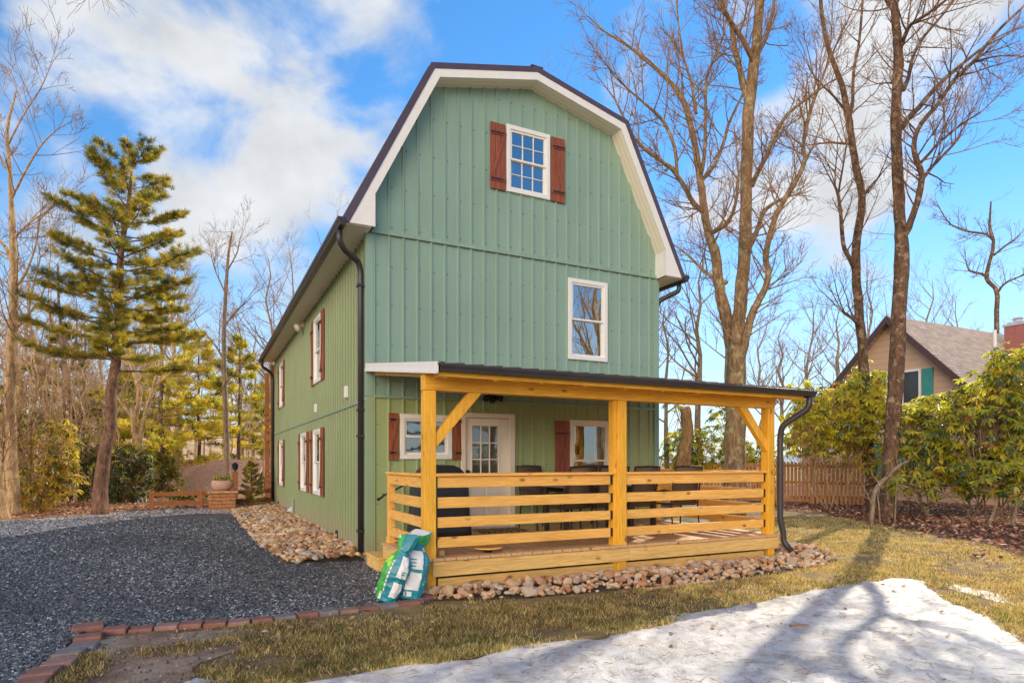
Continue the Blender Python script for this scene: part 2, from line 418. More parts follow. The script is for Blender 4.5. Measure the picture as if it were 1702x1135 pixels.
# added low bank of bright warm cloud out of view, fills the shaded walls
fill_dir = Vector((-cos(SUN_AZ + .45), -sin(SUN_AZ + .45), .34)).normalized()
va = W('ShaderNodeVectorMath', operation='DOT_PRODUCT'); va.inputs[1].default_value = fill_dir
sq = W('ShaderNodeVectorMath', operation='MULTIPLY'); sq.inputs[1].default_value = (1, 1, 3.0); l.new(tc.outputs['Generated'], sq.inputs[0])
na = W('ShaderNodeVectorMath', operation='NORMALIZE'); l.new(sq.outputs[0], na.inputs[0]); l.new(na.outputs[0], va.inputs[0])
ga = W('ShaderNodeMapRange'); ga.interpolation_type = 'SMOOTHSTEP'
ga.inputs['From Min'].default_value = .20; ga.inputs['From Max'].default_value = .92; ga.inputs['To Min'].default_value = 0; ga.inputs['To Max'].default_value = 1
l.new(va.outputs['Value'], ga.inputs['Value'])
cc = W('ShaderNodeMix', data_type='RGBA'); l.new(ga.outputs[0], cc.inputs[0]); cc.inputs[6].default_value = (6.7, 6.95, 7.3, 1); cc.inputs[7].default_value = (105, 84, 61, 1)
ns = W('ShaderNodeTexNoise'); ns.inputs['Scale'].default_value = 9; ns.inputs['Detail'].default_value = 5; l.new(mp.outputs[0], ns.inputs['Vector'])
nr = W('ShaderNodeMapRange'); nr.inputs['From Min'].default_value = .3; nr.inputs['From Max'].default_value = .65; nr.inputs['To Min'].default_value = .78; nr.inputs['To Max'].default_value = 1.04; l.new(ns.outputs['Fac'], nr.inputs['Value'])
sh = W('ShaderNodeVectorMath', operation='SCALE'); l.new(cc.outputs[2], sh.inputs[0]); l.new(nr.outputs[0], sh.inputs['Scale']); l.new(sh.outputs[0], cm.inputs[7])
gb = W('ShaderNodeMath', operation='MULTIPLY_ADD'); l.new(ga.outputs[0], gb.inputs[0]); gb.inputs[1].default_value = .22; l.new(acc, gb.inputs[2]); l.new(gb.outputs[0], mk.inputs['Value'])
l.new(cm.outputs[2], bg.inputs['Color'])

sl = bpy.data.lights.new('sun', 'SUN'); sl.energy = 5.0; sl.angle = radians(.45); sl.color = (1.0, .88, .68)
so = bpy.data.objects.new('sun', sl); COL.objects.link(so)
sd = Vector((cos(SUN_AZ) * cos(SUN_EL), sin(SUN_AZ) * cos(SUN_EL), sin(SUN_EL)))
so.rotation_euler = sd.to_track_quat('Z', 'Y').to_euler(); so.location = (30, 20, 30)

# ------------------------------------------------------------------ setting: ground, driveway, soil, snow
def inpoly(x, y, P):
    c = False; j = len(P) - 1
    for i in range(len(P)):
        xi, yi = P[i]; xj, yj = P[j]
        if (yi > y) != (yj > y) and x < (xj - xi) * (y - yi) / (yj - yi) + xi: c = not c
        j = i
    return c
def edist(x, y, P):
    m = 1e9
    for i in range(len(P)):
        ax, ay = P[i - 1]; bx, by = P[i]; dx, dy = bx - ax, by - ay
        t = max(0, min(1, ((x - ax) * dx + (y - ay) * dy) / (dx * dx + dy * dy + 1e-9)))
        m = min(m, math.hypot(x - ax - t * dx, y - ay - t * dy))
    return m
def G2(x, y):
    p = gnd(x, y); return (p.x, p.y)

def ragged(P, amp):
    out = []
    for i in range(len(P)):
        a = Vector((*P[i - 1], 0)); b = Vector((*P[i], 0)); n_ = max(1, int((b - a).length / .12)) if (b - a).length < 12 else 1
        for k in range(n_):
            q = a.lerp(b, k / n_); o = Vector((mnoise.noise(q * 2.1), mnoise.noise(q * 2.1 + Vector((7, 3, 1))), 0)) + .5 * Vector((mnoise.noise(q * 6), mnoise.noise(q * 6 + Vector((7, 3, 1))), 0))
            q = q + o * amp; out.append((q.x, q.y))
    return out
mb = MB(); mb.poly([(-900, -900, 0), (900, -900, 0), (900, 1500, 0), (-900, 1500, 0)])
tag(mb.build('ground', M_GROUND), kind='structure')

DRIVE = [(-.10, 2.7), (-1.15, 2.85), (-1.35, 5.5), (-1.42, 9.9), (-1.5, 13.2), (-2.3, 13.6), (-3.5, 12.9), (-4.9, 10.6), (-5.6, 9.0), (-9, 6.5), (-16, 2.0), (-16, -3.5), (-3.45, -3.5),
         (-3.32, -1.6), (-3.24, -.5), G2(145, 1048), G2(350, 1039), G2(550, 1023), (-.05, -.42), (-.05, 2.7)]
mb = MB(); mb.poly([(x, y, .006) for x, y in DRIVE]); tag(mb.build('driveway', M_GRAVEL), kind='structure')
# apron past the driveway: bare earth, plus gravel with sunlight painted into its colour
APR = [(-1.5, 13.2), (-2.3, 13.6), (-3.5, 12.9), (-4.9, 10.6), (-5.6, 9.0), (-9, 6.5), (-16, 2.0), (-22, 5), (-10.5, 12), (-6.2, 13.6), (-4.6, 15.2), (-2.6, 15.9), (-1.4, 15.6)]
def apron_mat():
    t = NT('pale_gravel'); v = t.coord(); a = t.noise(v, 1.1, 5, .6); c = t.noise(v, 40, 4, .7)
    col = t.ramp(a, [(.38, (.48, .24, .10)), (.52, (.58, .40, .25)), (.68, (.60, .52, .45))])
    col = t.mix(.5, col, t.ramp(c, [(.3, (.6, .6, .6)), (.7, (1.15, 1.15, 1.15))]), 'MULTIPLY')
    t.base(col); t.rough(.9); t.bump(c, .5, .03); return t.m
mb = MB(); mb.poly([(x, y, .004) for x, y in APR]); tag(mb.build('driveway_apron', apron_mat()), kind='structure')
# bare sandy soil inside the paver corner
SOIL = [(-3.2, -.5), G2(165, 1060), G2(420, 1046), G2(470, 1062), G2(380, 1085), G2(330, 1110), G2(290, 1160), (-2.6, -3.6), (-3.3, -3.6)]
mb = MB(); mb.poly([(x, y, .005) for x, y in ragged(SOIL, .16)]); tag(mb.build('bare_soil', M_SOIL), kind='structure')

# leaf-litter earth under the shrubs
LIT = [G2(1300, 848), G2(1380, 856), G2(1440, 868), G2(1500, 878), G2(1560, 893), G2(1640, 905), G2(1720, 935), (12, -3), (22, -4), (40, 8), (40, 22), (14, 22), (10, 12)]
t_ = NT('leaf_earth'); v_ = t_.coord(); a_ = t_.noise(v_, 2.2, 6, .65); c_ = t_.noise(v_, 30, 4, .7)
t_.base(t_.mix(.6, t_.ramp(a_, [(.3, (.075, .035, .024)), (.7, (.22, .10, .06))]), t_.ramp(c_, [(.3, (.4, .4, .4)), (.7, (1.4, 1.3, 1.2))]), 'MULTIPLY')); t_.rough(.9); t_.bump(c_, .8, .04)
mb = MB(); mb.poly([(x, y, .004) for x, y in ragged(LIT, .35)]); tag(mb.build('litter_earth', t_.m), kind='structure')
LITL = [(-4.6, 15.2), (-6.2, 13.6), (-10.5, 12), (-22, 5), (-40, 0), (-60, 20), (-40, 60), (4, 60), (2, 18), (-1.4, 15.6), (-2.6, 15.9)]
t_ = NT('leaf_earth_warm'); v_ = t_.coord(); a_ = t_.noise(v_, 1.2, 6, .65); c_ = t_.noise(v_, 20, 4, .7)
t_.base(t_.mix(.6, t_.ramp(a_, [(.3, (.22, .10, .04)), (.7, (.46, .26, .12))]), t_.ramp(c_, [(.3, (.5, .5, .5)), (.7, (1.3, 1.25, 1.2))]), 'MULTIPLY')); t_.rough(.9); t_.bump(c_, .7, .04)
mb = MB(); mb.poly([(x, y, .0045) for x, y in LITL]); tag(mb.build('woodland_floor', t_.m), kind='structure')

# snow: a thin melting sheet with bumpy crust
SNOW = [G2(470, 1137), G2(600, 1116), G2(700, 1104), G2(794, 1087), G2(860, 1075), G2(924, 1068), G2(1014, 1054), G2(1099, 1037), G2(1157, 1016), G2(1247, 1001), G2(1332, 985), G2(1409, 971), G2(1480, 960), G2(1520, 961), G2(1558, 982), G2(1585, 1002), G2(1640, 1022), G2(1680, 1050), G2(1740, 1085), (5.0, -5.2), (3.5, -7.4), (-1.5, -7.6), (-2.6, -4.0)]
PATCH = [[G2(285, 1128), G2(330, 1119), G2(400, 1124), G2(420, 1150), G2(290, 1150)], [G2(1565, 968), G2(1660, 985), G2(1700, 1010), G2(1610, 990)], [G2(1090, 1022), G2(1160, 1018), G2(1140, 1027)], [G2(1150, 1030), G2(1250, 998), G2(1260, 1003), G2(1165, 1034)]]
def snow_sheet(P, step, hmax):
    xs = [p[0] for p in P]; ys = [p[1] for p in P]; x0, y0 = min(xs) - .2, min(ys) - .2
    nx = int((max(xs) + .2 - x0) / step) + 1; ny = int((max(ys) + .2 - y0) / step) + 1
    mb = MB(); idx = {}; hh = {}
    for i in range(nx):
        for j in range(ny):
            x = x0 + i * step; y = y0 + j * step
            q = Vector((x, y, 0)); wx = x + .13 * mnoise.noise(q * 2.3) + .08 * mnoise.noise(q * 7) + .05 * mnoise.noise(q * 15); wy = y + .10 * mnoise.noise(q * 2.3 + Vector((9, 4, 0))) + .05 * mnoise.noise(q * 7 + Vector((2, 5, 0)))
            d = edist(wx, wy, P) * (1 if inpoly(wx, wy, P) else -1)
            if d < -step * 1.6: continue
            h = hmax * (1 - math.exp(-max(d, 0) / .22)) + max(-.02, min(d, 0) * .6)
            h += (.020 * mnoise.noise(q * 3.5) + .020 * mnoise.noise(q * 8) + .012 * mnoise.noise(q * 17)) * min(1, max(0, d) * 5)
            cell = mnoise.voronoi(q * 3.3)[0][0]
            h -= .035 * max(0, 1 - cell / .2) * min(1, max(0, d) * 4)
            idx[i, j] = mb.vert((x, y, max(-.01, h)))
    for (i, j) in idx:
        k = [(i, j), (i + 1, j), (i + 1, j + 1), (i, j + 1)]
        if all(a in idx for a in k): mb.face([idx[a] for a in k])
    return mb
mb = snow_sheet(SNOW, .035, .034)
for P in PATCH:
    b = snow_sheet(P, .04, .02); o = len(mb.v); mb.v += b.v; mb.f += [tuple(i + o for i in f) for f in b.f]; mb.mi += b.mi
tag(mb.build('snow', M_SNOW, smooth=True), 'melting patch of old white snow across the foreground lawn', 'snow', kind='stuff')

# rock beds
BEDL = [(-.02, 2.75), (-1.1, 2.85), (-1.33, 5.5), (-1.40, 9.9), (-1.45, 13.4), (-1.7, 15.4), (.0, 16.3)]
BEDF = [(-.02, -.36), (.8, -.66), (2.0, -.74), (2.9, -.86), (3.6, -.90), (4.9, -.78), (5.9, -.62), (6.5, -.38), (6.9, .35), (6.6, .85), (6.0, .75), (5.75, .1), (5.6, .02), (-.02, .02)]
def rock_mesh(mb, c, r, mi=0, seed=0, flat=.7, sub=2):
    bm = bmesh.new(); bmesh.ops.create_icosphere(bm, subdivisions=sub, radius=1)
    R = Matrix.Rotation(rng.random() * 6.28, 3, 'Z') @ Matrix.Rotation(rng.uniform(-.5, .5), 3, 'X')
    s = Vector((rng.uniform(.8, 1.3), rng.uniform(.65, 1.0), rng.uniform(.5, .85) * flat / .7))
    planes = [Vector((rng.gauss(0, 1), rng.gauss(0, 1), rng.gauss(0, 1))).normalized() for _ in range(9)]
    b = len(mb.v)
    for v in bm.verts:
        p = v.co.copy()
        for pl in planes:
            d = p.dot(pl)
            if d > .60: p -= pl * (d - .60) * .95
        p *= 1 + .10 * mnoise.noise(v.co * 1.6 + Vector((seed * 3.1, 0, 0)))
        p = Vector((p.x * s.x, p.y * s.y, p.z * s.z))
        mb.v.append(tuple(Vector(c) + (R @ p) * r))
    for f in bm.faces: mb.face([b + v.index for v in f.verts], mi)
    bm.free()

protos = []
for k in range(14):
    mb = MB(); rock_mesh(mb, (0, 0, 0), 1.0, seed=k); me_o = mb.build('rock', M_ROCK, smooth=False)
    protos.append(me_o)
def bed_h(x, y):
    return .05
placed = 0; ROCKMAX = 300
cells = []
# front bed rocks: individuals
tries = 0; spots = []
while len(spots) < ROCKMAX - 8 and tries < 30000:
    tries += 1
    x = rng.uniform(-.05, 6.9); y = rng.uniform(-.95, .85)
    if not inpoly(x, y, BEDF): continue
    r = rng.choice((.045, .055, .06, .07, .08, .095)) * rng.uniform(.85, 1.15)
    if y > .0 and x < 5.75: continue
    if any((x - a) ** 2 + (y - b) ** 2 < ((r + c) * .68) ** 2 for a, b, c in spots): continue
    spots.append((x, y, r))
def ridge(x, y, P): return .11 * min(1, edist(x, y, P) / .22)
rl = 'tan river rock in the bed along the front of the wooden deck'
for i, (x, y, r) in enumerate(spots):
    pr = protos[i % len(protos)]
    o = pr if i < len(protos) else pr.copy()
    if i >= len(protos): COL.objects.link(o)
    hump = .02 + .07 * min(1, edist(x, y, BEDF) / .25) + (.08 * max(0, 1 - math.hypot(x - 6.3, y - .1) / .6) if x > 5.6 else 0)
    o.location = (x, y, hump + r * .30); o.rotation_euler = (rng.uniform(-.3, .3), rng.uniform(-.3, .3), rng.random() * 6.28)
    o.scale = (r, r, r)
    tag(o, rl, 'rock', 'river rocks along the deck')
# the many more rocks banked below and along the long wall as one mass
mb = MB(); k = 0; grid = {}
def ok_spot(x, y, r):
    g = (int(x / .25), int(y / .25))
    for a in (-1, 0, 1):
        for b in (-1, 0, 1):
            for (p, q, s) in grid.get((g[0] + a, g[1] + b), ()):
                if (x - p) ** 2 + (y - q) ** 2 < ((r + s) * .62) ** 2: return False
    grid.setdefault(g, []).append((x, y, r)); return True
tries = 0
while k < 1500 and tries < 60000:
    tries += 1
    x = rng.uniform(-1.75, 0); y = rng.uniform(2.7, 16.2)
    if not inpoly(x, y, BEDL): continue
    r = rng.choice((.05, .065, .08, .10, .12)) * rng.uniform(.8, 1.15)
    if not ok_spot(x, y, r): continue
    d = edist(x, y, BEDL)
    z = .0 + .10 * min(1, max(0, (x + 1.4)) / .9) + .02 * rng.random()
    rock_mesh(mb, (x, y, z), r, rng.choice((0, 0, 0, 1, 2, 2, 3, 4, 5)), k, .6, 1 if y > 7 else 2); k += 1
kk = 0; tries = 0
while kk < 900 and tries < 30000:
    tries += 1
    x = rng.uniform(-.02, 6.8); y = rng.uniform(-.9, .8)
    if not inpoly(x, y, BEDF) or (y > -.03 and x < 5.7): continue
    r = rng.uniform(.025, .06)
    rock_mesh(mb, (x, y, rng.uniform(.0, .04) + .08 * min(1, edist(x, y, BEDF) / .25)), r, rng.choice((0, 1, 2, 2, 3, 4, 5)), kk, .7, 1); kk += 1
tag(mb.build('rock_bank', M_ROCKS), 'bank of tan and rust rocks along the long green wall and under the bed edges', 'rock', 'rocks along the long wall', kind='stuff')
# soil under beds
for nm, P in (('bed_soil', BEDL), ('bed_soil', BEDF)):
    mb = MB(); mb.poly([(x, y, .010) for x, y in P]); tag(mb.build(nm, plain('bed_earth', (.10, .065, .042), .95)), kind='structure')

# gravel stones on the driveway
mb = MB()
def chip(x, y, r, z=0):
    b = len(mb.v); a = rng.random() * 6.28; sx = r * rng.uniform(.8, 1.5); sy = r * rng.uniform(.5, 1.0); sz = r * rng.uniform(.3, .7)
    tx = rng.uniform(-.45, .45); ty = rng.uniform(-.45, .45); ca, sa = cos(a), sin(a)
    for px, py, pz in ((1, .2, 0), (.1, 1, .1), (-1, -.15, 0), (-.1, -1, -.1), (.35, .3, .9), (-.4, -.3, .8)):
        X = px * sx; Y = py * sy; Z = pz * sz + X * tx + Y * ty
        mb.v.append((x + X * ca - Y * sa, y + X * sa + Y * ca, .012 + z + max(-.01, Z)))
    k_ = max(0, .5 + 1.6 * mnoise.noise(Vector((x * .55, y * .35, 3)))); m = rng.choices((0, 1, 2, 3, 4), (46, 30, 8 + 22 * k_, 2 + 8 * k_, 2))[0]
    for q in ((0, 1, 4), (1, 5, 4), (1, 2, 5), (2, 3, 5), (3, 4, 5), (3, 0, 4)): mb.face([b + i for i in q], m)
cnt = 0
while cnt < 70000:
    u = rng.random(); d = 3.6 + 13 * u ** 1.9
    px = rng.uniform(-30, 720); s = (px - HX) / FPX
    p = CAM + (FW + RT * s) * d
    if p.y > 13.8 or not inpoly(p.x, p.y, DRIVE): 
        if rng.random() < .02: cnt += 1
        continue
    chip(p.x, p.y, rng.uniform(.008, .019) * (1 + .05 * max(0, d - 6))); cnt += 1
cnt = 0
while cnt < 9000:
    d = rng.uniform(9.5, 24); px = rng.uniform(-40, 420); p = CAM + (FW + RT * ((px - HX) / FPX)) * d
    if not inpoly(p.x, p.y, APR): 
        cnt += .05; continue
    chip(p.x, p.y, rng.uniform(.012, .03)); mb.mi[-6:] = [rng.choice((2, 3, 3, 4))] * 6; cnt += 1  # paler chips carry on the sunlight painted into the apron
tag(mb.build('gravel', M_STONE), 'dark grey crushed gravel covering the driveway', 'gravel', kind='stuff')

# edging pavers: named by colour and order
PAV = [((140, 1049), 118, 'R'), ((472, 1049), 0, 'R'), ]
pv = [(194, 1049.5), (236, 1046.5), (279, 1042.5), (319, 1040.5), (358.6, 1038), (398, 1035.5), (436, 1032), (473, 1028.5), (510, 1023.5), (544, 1019.5), (578, 1015.8), (611, 1011.5), (643, 1007.6), (676, 1003.5)]
cols = 'RRPRRPRGRGPRGR'
words = ['first', 'second', 'third', 'fourth', 'fifth', 'sixth', 'seventh', 'eighth', 'ninth', 'tenth', 'eleventh', 'twelfth', 'thirteenth', 'last']
cw = {'R': 'reddish', 'P': 'pinkish', 'G': 'grey'}; cmx = {'R': M_PAVR, 'P': M_PAVP, 'G': M_PAVG}
def paver(c, ang, L, Wd, h, colr, label):
    m = Matrix.Translation((c[0], c[1], 0)) @ Matrix.Rotation(ang, 4, 'Z')
    mb = MB(); mb.box(-L / 2, L / 2, -Wd / 2, Wd / 2, -.02, h, 0, m @ Matrix.Rotation(rng.uniform(-.02, .02), 4, 'X'))
    o = mb.build('edging_paver', cmx[colr], bevel=.012, origin=(c[0], c[1], 0))
    tag(o, label, 'paver', 'edging pavers along the gravel'); return o
P2 = [G2(*p) for p in pv]
for i, p in enumerate(P2):
    a = P2[max(0, i - 1)]; b = P2[min(len(P2) - 1, i + 1)]
    ang = math.atan2(b[1] - a[1], b[0] - a[0]); L = .5 * math.hypot(b[0] - a[0], b[1] - a[1]) * (1 if 0 < i < len(P2) - 1 else 2) - .012
    if i == len(P2) - 1:
        lab = 'reddish edging paver beside the foot of the fertiliser bags, right end of the row'
    else: lab = '%s edging paver, %s to the right of the stacked corner paver' % (cw[cols[i]], words[i])
    paver((p[0], p[1] - .02), ang + rng.uniform(-.03, .03), min(L, .26) if i < 13 else .26, .16, .038 + rng.uniform(-.008, .008), cols[i], lab)
q = G2(705, 996); paver((q[0] + .0, q[1] + .02), .5, .26, .22, .036, 'R', 'wide reddish paver at the foot of the front deck post')
q = G2(147, 1046); paver(q, .1, .24, .22, .048, 'R', 'thick reddish corner paver raised where the two edging rows meet')
lv = [(147, 1063, 'R'), (138, 1079, 'G'), (117, 1089, 'G'), (100, 1106, 'P'), (72, 1122, 'R'), (52, 1141, 'R')]
for i, (x, y, c) in enumerate(lv):
    p = G2(x, y)
    nx_ = G2(*lv[min(i + 1, 5)][:2]); pv_ = G2(*lv[max(i - 1, 0)][:2]); ang = math.atan2(nx_[1] - pv_[1], nx_[0] - pv_[0])
    paver(p, ang, .20 if i else .17, .20, .042, c, '%s paver, %s below the corner in the row running off the lower left' % (cw[c], words[i]))

# ------------------------------------------------------------------ lawn grass, leaf litter and snow debris (stuff)
SKIP = [SNOW, BEDF, DRIVE]
mb = MB(); cnt = 0
def blade(p, h, wd, mi):
    a = rng.random() * 6.28; lean = rng.uniform(.2, 1.1) * h; b = rng.random() * 6.28
    dx, dy = cos(a) * wd, sin(a) * wd
    i = len(mb.v)
    mb.v += [(p[0] - dx, p[1] - dy, 0), (p[0] + dx, p[1] + dy, 0), (p[0] + cos(b) * lean, p[1] + sin(b) * lean, h)]
    mb.f.append((i, i + 1, i + 2)); mb.mi.append(mi)
att = 0
while cnt < 120000 and att < 500000:
    att += 1
    d = 3.9 + 13 * rng.random() ** 1.8; px = rng.uniform(60, 1740)
    p = CAM + (FW + RT * ((px - HX) / FPX)) * d
    x, y = p.x, p.y
    if x < -3.2 or (x < 5.65 and y > -.55): continue
    if inpoly(x, y, DRIVE) or inpoly(x, y, BEDF) or inpoly(x, y, LIT): continue
    q = Vector((x, y, 0))
    if inpoly(x, y, SNOW) and edist(x, y, SNOW) > .05: continue
    dens = .38 + 1.1 * mnoise.noise(q * .9) + .9 * mnoise.noise(q * 3.1)
    if inpoly(x, y, SOIL): dens -= .22
    if y > -.95 and x < 3: dens -= .45
    if rng.random() > dens + .25: continue
    gr = mnoise.noise(q * 1.3 + Vector((5, 5, 0))) + .6 * mnoise.noise(q * 4)
    nearsnow = edist(x, y, SNOW) < .35
    house_shade = 1 if (y > -2.05 and x < 2.6) or x < -1.2 else 0  # blades inside the house's shadow turn browner: shade put into the grass colour
    m = rng.choices((0, 1, 2, 3), (6 - 4 * house_shade, 2, max(.2, .7 + 3 * gr + (2.5 if nearsnow else 0)), 1.2 + 2.5 * house_shade))[0]
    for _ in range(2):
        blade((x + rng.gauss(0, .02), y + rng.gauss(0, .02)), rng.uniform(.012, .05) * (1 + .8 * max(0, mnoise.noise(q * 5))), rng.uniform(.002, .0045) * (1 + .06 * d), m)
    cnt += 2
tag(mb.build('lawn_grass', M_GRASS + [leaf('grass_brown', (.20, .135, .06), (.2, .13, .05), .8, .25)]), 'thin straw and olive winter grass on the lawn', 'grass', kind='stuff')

mb = MB()
def flat_leaf(p, s, mi, tilt=.5):
    R = Matrix.Rotation(rng.random() * 6.28, 3, 'Z') @ Matrix.Rotation(rng.uniform(-tilt, tilt), 3, 'X') @ Matrix.Rotation(rng.uniform(-tilt, tilt), 3, 'Y')
    i = len(mb.v)
    for q in ((-1, 0, .1), (-.3, -.5, .2), (.5, -.45, .15), (1, 0, 0), (.5, .45, .2), (-.3, .5, .15)):
        mb.v.append(tuple(Vector(p) + R @ (Vector(q) * s)))
    mb.face(range(i, i + 6), mi)
cnt = 0
while cnt < 9000:
    d = 9 + 18 * rng.random(); px = rng.uniform(1280, 1800)
    p = CAM + (FW + RT * ((px - HX) / FPX)) * d
    if not inpoly(p.x, p.y, LIT):
        if edist(p.x, p.y, LIT) > .9 or rng.random() > .12 or (p.x < 6.8 and p.y > -.8): continue
    flat_leaf((p.x, p.y, .03 + .04 * rng.random()), rng.uniform(.03, .065), rng.choices((0, 1, 2), (5, 3, 3))[0], .7); cnt += 1
for _ in range(260):
    x = rng.uniform(-3, 8); y = rng.uniform(-3.2, 0)
    if inpoly(x, y, DRIVE) or inpoly(x, y, BEDF) or (y > -.5 and x < 5.6): continue
    flat_leaf((x, y, .03), rng.uniform(.015, .035), rng.choice((0, 1, 2)), .5)
for _ in range(3200):
    px = rng.uniform(60, 620); d = rng.uniform(3.9, 6.6); p = CAM + (FW + RT * ((px - HX) / FPX)) * d
    if inpoly(p.x, p.y, DRIVE) or inpoly(p.x, p.y, SNOW) or p.x < -3.15: continue
    flat_leaf((p.x, p.y, .012), rng.uniform(.005, .016), rng.choice((0, 1, 1, 2)), .6)
cnt = 0
while cnt < 3500:
    px = rng.uniform(-60, 420); d = rng.uniform(12, 26)
    p = CAM + (FW + RT * ((px - HX) / FPX)) * d
    if not (inpoly(p.x, p.y, LITL)): continue
    flat_leaf((p.x, p.y, .03 + .04 * rng.random()), rng.uniform(.03, .07), rng.choices((0, 1, 2), (5, 2, 3))[0], .7); cnt += 1
tag(mb.build('fallen_leaves', M_LITTER), 'rust and tan fallen leaves under the shrubs and trees', 'leaf litter', kind='stuff')

mb = MB()
for _ in range(1100):
    d = 3.9 + 6 * rng.random() ** 1.4; px = rng.uniform(480, 1720)
    p = CAM + (FW + RT * ((px - HX) / FPX)) * d
    if not inpoly(p.x, p.y, SNOW) or edist(p.x, p.y, SNOW) < .05: continue
    a = rng.random() * 6.28; L = rng.uniform(.015, .07); z = .045
    q = Vector((p.x, p.y, z)); dd = Vector((cos(a), sin(a), rng.uniform(-.05, .1)))
    mb.tube([q - dd * L, q + Vector((0, 0, .004)), q + dd * L + Vector((rng.uniform(-.01, .01), rng.uniform(-.01, .01), 0))], [.0016, .002, .001], 4)
for _ in range(50):
    d = 3.9 + 5 * rng.random(); px = rng.uniform(480, 1720); p = CAM + (FW + RT * ((px - HX) / FPX)) * d
    if inpoly(p.x, p.y, SNOW): flat_leaf((p.x, p.y, .055), rng.uniform(.01, .025), 0, .3)
tag(mb.build('snow_debris', [M_TWIG]), 'scattered bits of twig and leaf lying on the snow', 'twigs', kind='stuff')
p = gnd(1328, 1050); mb = MB(); mb.tube([p + Vector((-.09, .02, .06)), p + Vector((0, 0, .065)), p + Vector((.09, -.03, .06))], [.012, .013, .010], 6)
tag(mb.build('stick', M_TWIG, origin=p), 'short broken brown stick lying on the snow', 'stick')
p = gnd(1130, 985); p2 = gnd(1206, 966); mb = MB(); mb.tube([Vector((2.35, -.98, .03)), Vector((2.9, -.99, .035)), Vector((3.55, -.96, .03))], [.022, .025, .02], 6)
tag(mb.build('edging_strip', M_BARKL, origin=(2.9, -.99, 0)), 'thin pale strip of edging lying at the front of the rock bed', 'edging')

# ------------------------------------------------------------------ the green house
YW, WID, YB = 2.73, 5.55, 16.3
HOUSE = thing('barn_house', (WID / 2, YW, 0), 'green metal barn style house with gambrel roof and a yellow timber front porch', 'house')
def F(u, d, z): return (u, YW - d, z)
def Lm(u, d, z): return (-d, u, z)
def mbox(mb, M, u0, u1, d0, d1, z0, z1, mi=0):
    a = M(u0, d0, z0); b = M(u1, d1, z1); mb.box(a[0], b[0], a[1], b[1], a[2], b[2], mi)

OUT = [(-.40, 5.03), (.92, 7.65), (WID / 2, 8.10), (WID - .92, 7.65), (WID + .40, 5.03)]
def gable_top(x):
    x = min(x, WID - x)
    if x < .04: return 5.0
    if x < 1.057: return 4.94 + 1.985 * (x + .221)
    return 7.444 + .2426 * (x - .92)

def ribbed(u0, u1, topf, zb, opens, M, pitch=.2286, h=.026, phase=.10, extra=(), screws=True, sgn=1, split=0):
    mb = MB(); bp = [(u0, 0), (u1, 0)]; ribs = []
    c = u0 + phase
    while c < u1 - .03:
        bp += [(c - .024, 0), (c - .012, h), (c + .012, h), (c + .024, 0)]; ribs.append(c)
        m = c + pitch / 2
        c += pitch
    bp.sort()
    def off(u):
        for (a, x), (b, y) in zip(bp, bp[1:]):
            if a <= u <= b: return x + (y - x) * ((u - a) / (b - a) if b > a else 0)
        return 0
    us = sorted(set([round(b[0], 5) for b in bp] + [round(o[0], 5) for o in opens] + [round(o[1], 5) for o in opens] + list(extra)))
    for a, b in zip(us, us[1:]):
        if b - a < 1e-4: continue
        mid = (a + b) / 2; cuts = sorted([(o[2], o[3]) for o in opens if o[0] < mid < o[1]])
        z = zb; segs = []
        for (p, q) in cuts: segs.append((z, p)); z = q
        segs.append((z, None))
        if split:
            s2 = []
            for (p, q) in segs:
                if p < split and (q is None or q > split): s2 += [(p, split), (split, q)]
                else: s2.append((p, q))
            segs = s2
        oa, ob = off(a), off(b)
        for (p, q) in segs:
            qa, qb = (q, q) if q is not None else (topf(a), topf(b))
            pts = [M(a, oa, p), M(b, ob, p), M(b, ob, qb), M(a, oa, qa)]
            mb.poly(pts if sgn > 0 else pts[::-1], 2 if split and p < split - .01 else 0)
    if screws:
        for c in ribs:
            for dz in range(0, 14):
                z = zb + .25 + .61 * dz; u = c + .05
                if z > topf(u) - .1 or any(o[0] - .1 < u < o[1] + .1 and o[2] - .1 < z < o[3] + .1 for o in opens): continue
                mbox(mb, M, u - .008, u + .008, -.001, .007, z - .008, z + .008, 1)
    return mb

GW = (2.345, 3.16, 6.065, 7.175); SW = (3.555, 4.367, 3.335, 4.75); KW = (.511, 1.346, 1.56, 2.24); PW = (3.59, 4.43, .82, 2.24); DO = (1.545, 2.458, .41, 2.28)
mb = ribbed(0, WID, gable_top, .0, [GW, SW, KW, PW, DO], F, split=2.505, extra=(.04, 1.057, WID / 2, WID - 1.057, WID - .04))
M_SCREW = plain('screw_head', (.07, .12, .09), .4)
mb.build('front_wall', [M_GREEN, M_SCREW, M_GPORCH_BOUNCE], HOUSE)
W1 = (6.72, 7.60, 3.22, 4.62); W2 = (13.55, 14.45, 3.22, 4.58); W3 = (13.6, 14.5, .78, 2.17); W4 = (8.745, 9.66, .81, 2.2); W5 = (6.775, 7.70, .81, 2.2)
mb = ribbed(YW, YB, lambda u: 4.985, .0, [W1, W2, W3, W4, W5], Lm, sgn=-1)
mb.build('side_wall', [M_GSIDE_BOUNCE, M_SCREW], HOUSE)
mb = MB(); mb.poly([(WID, YW, 0), (WID, YB, 0), (WID, YB, 4.985), (WID, YW, 4.985)]); mb.build('side_wall', M_GREEN, HOUSE)
mb = MB(); mb.poly([(WID, YB, 0), (0, YB, 0), (0, YB, 5), (1.057, YB, 7.47), (WID / 2, YB, 7.9), (WID - 1.057, YB, 7.47), (WID, YB, 5)]); mb.build('rear_wall', M_GREEN, HOUSE)
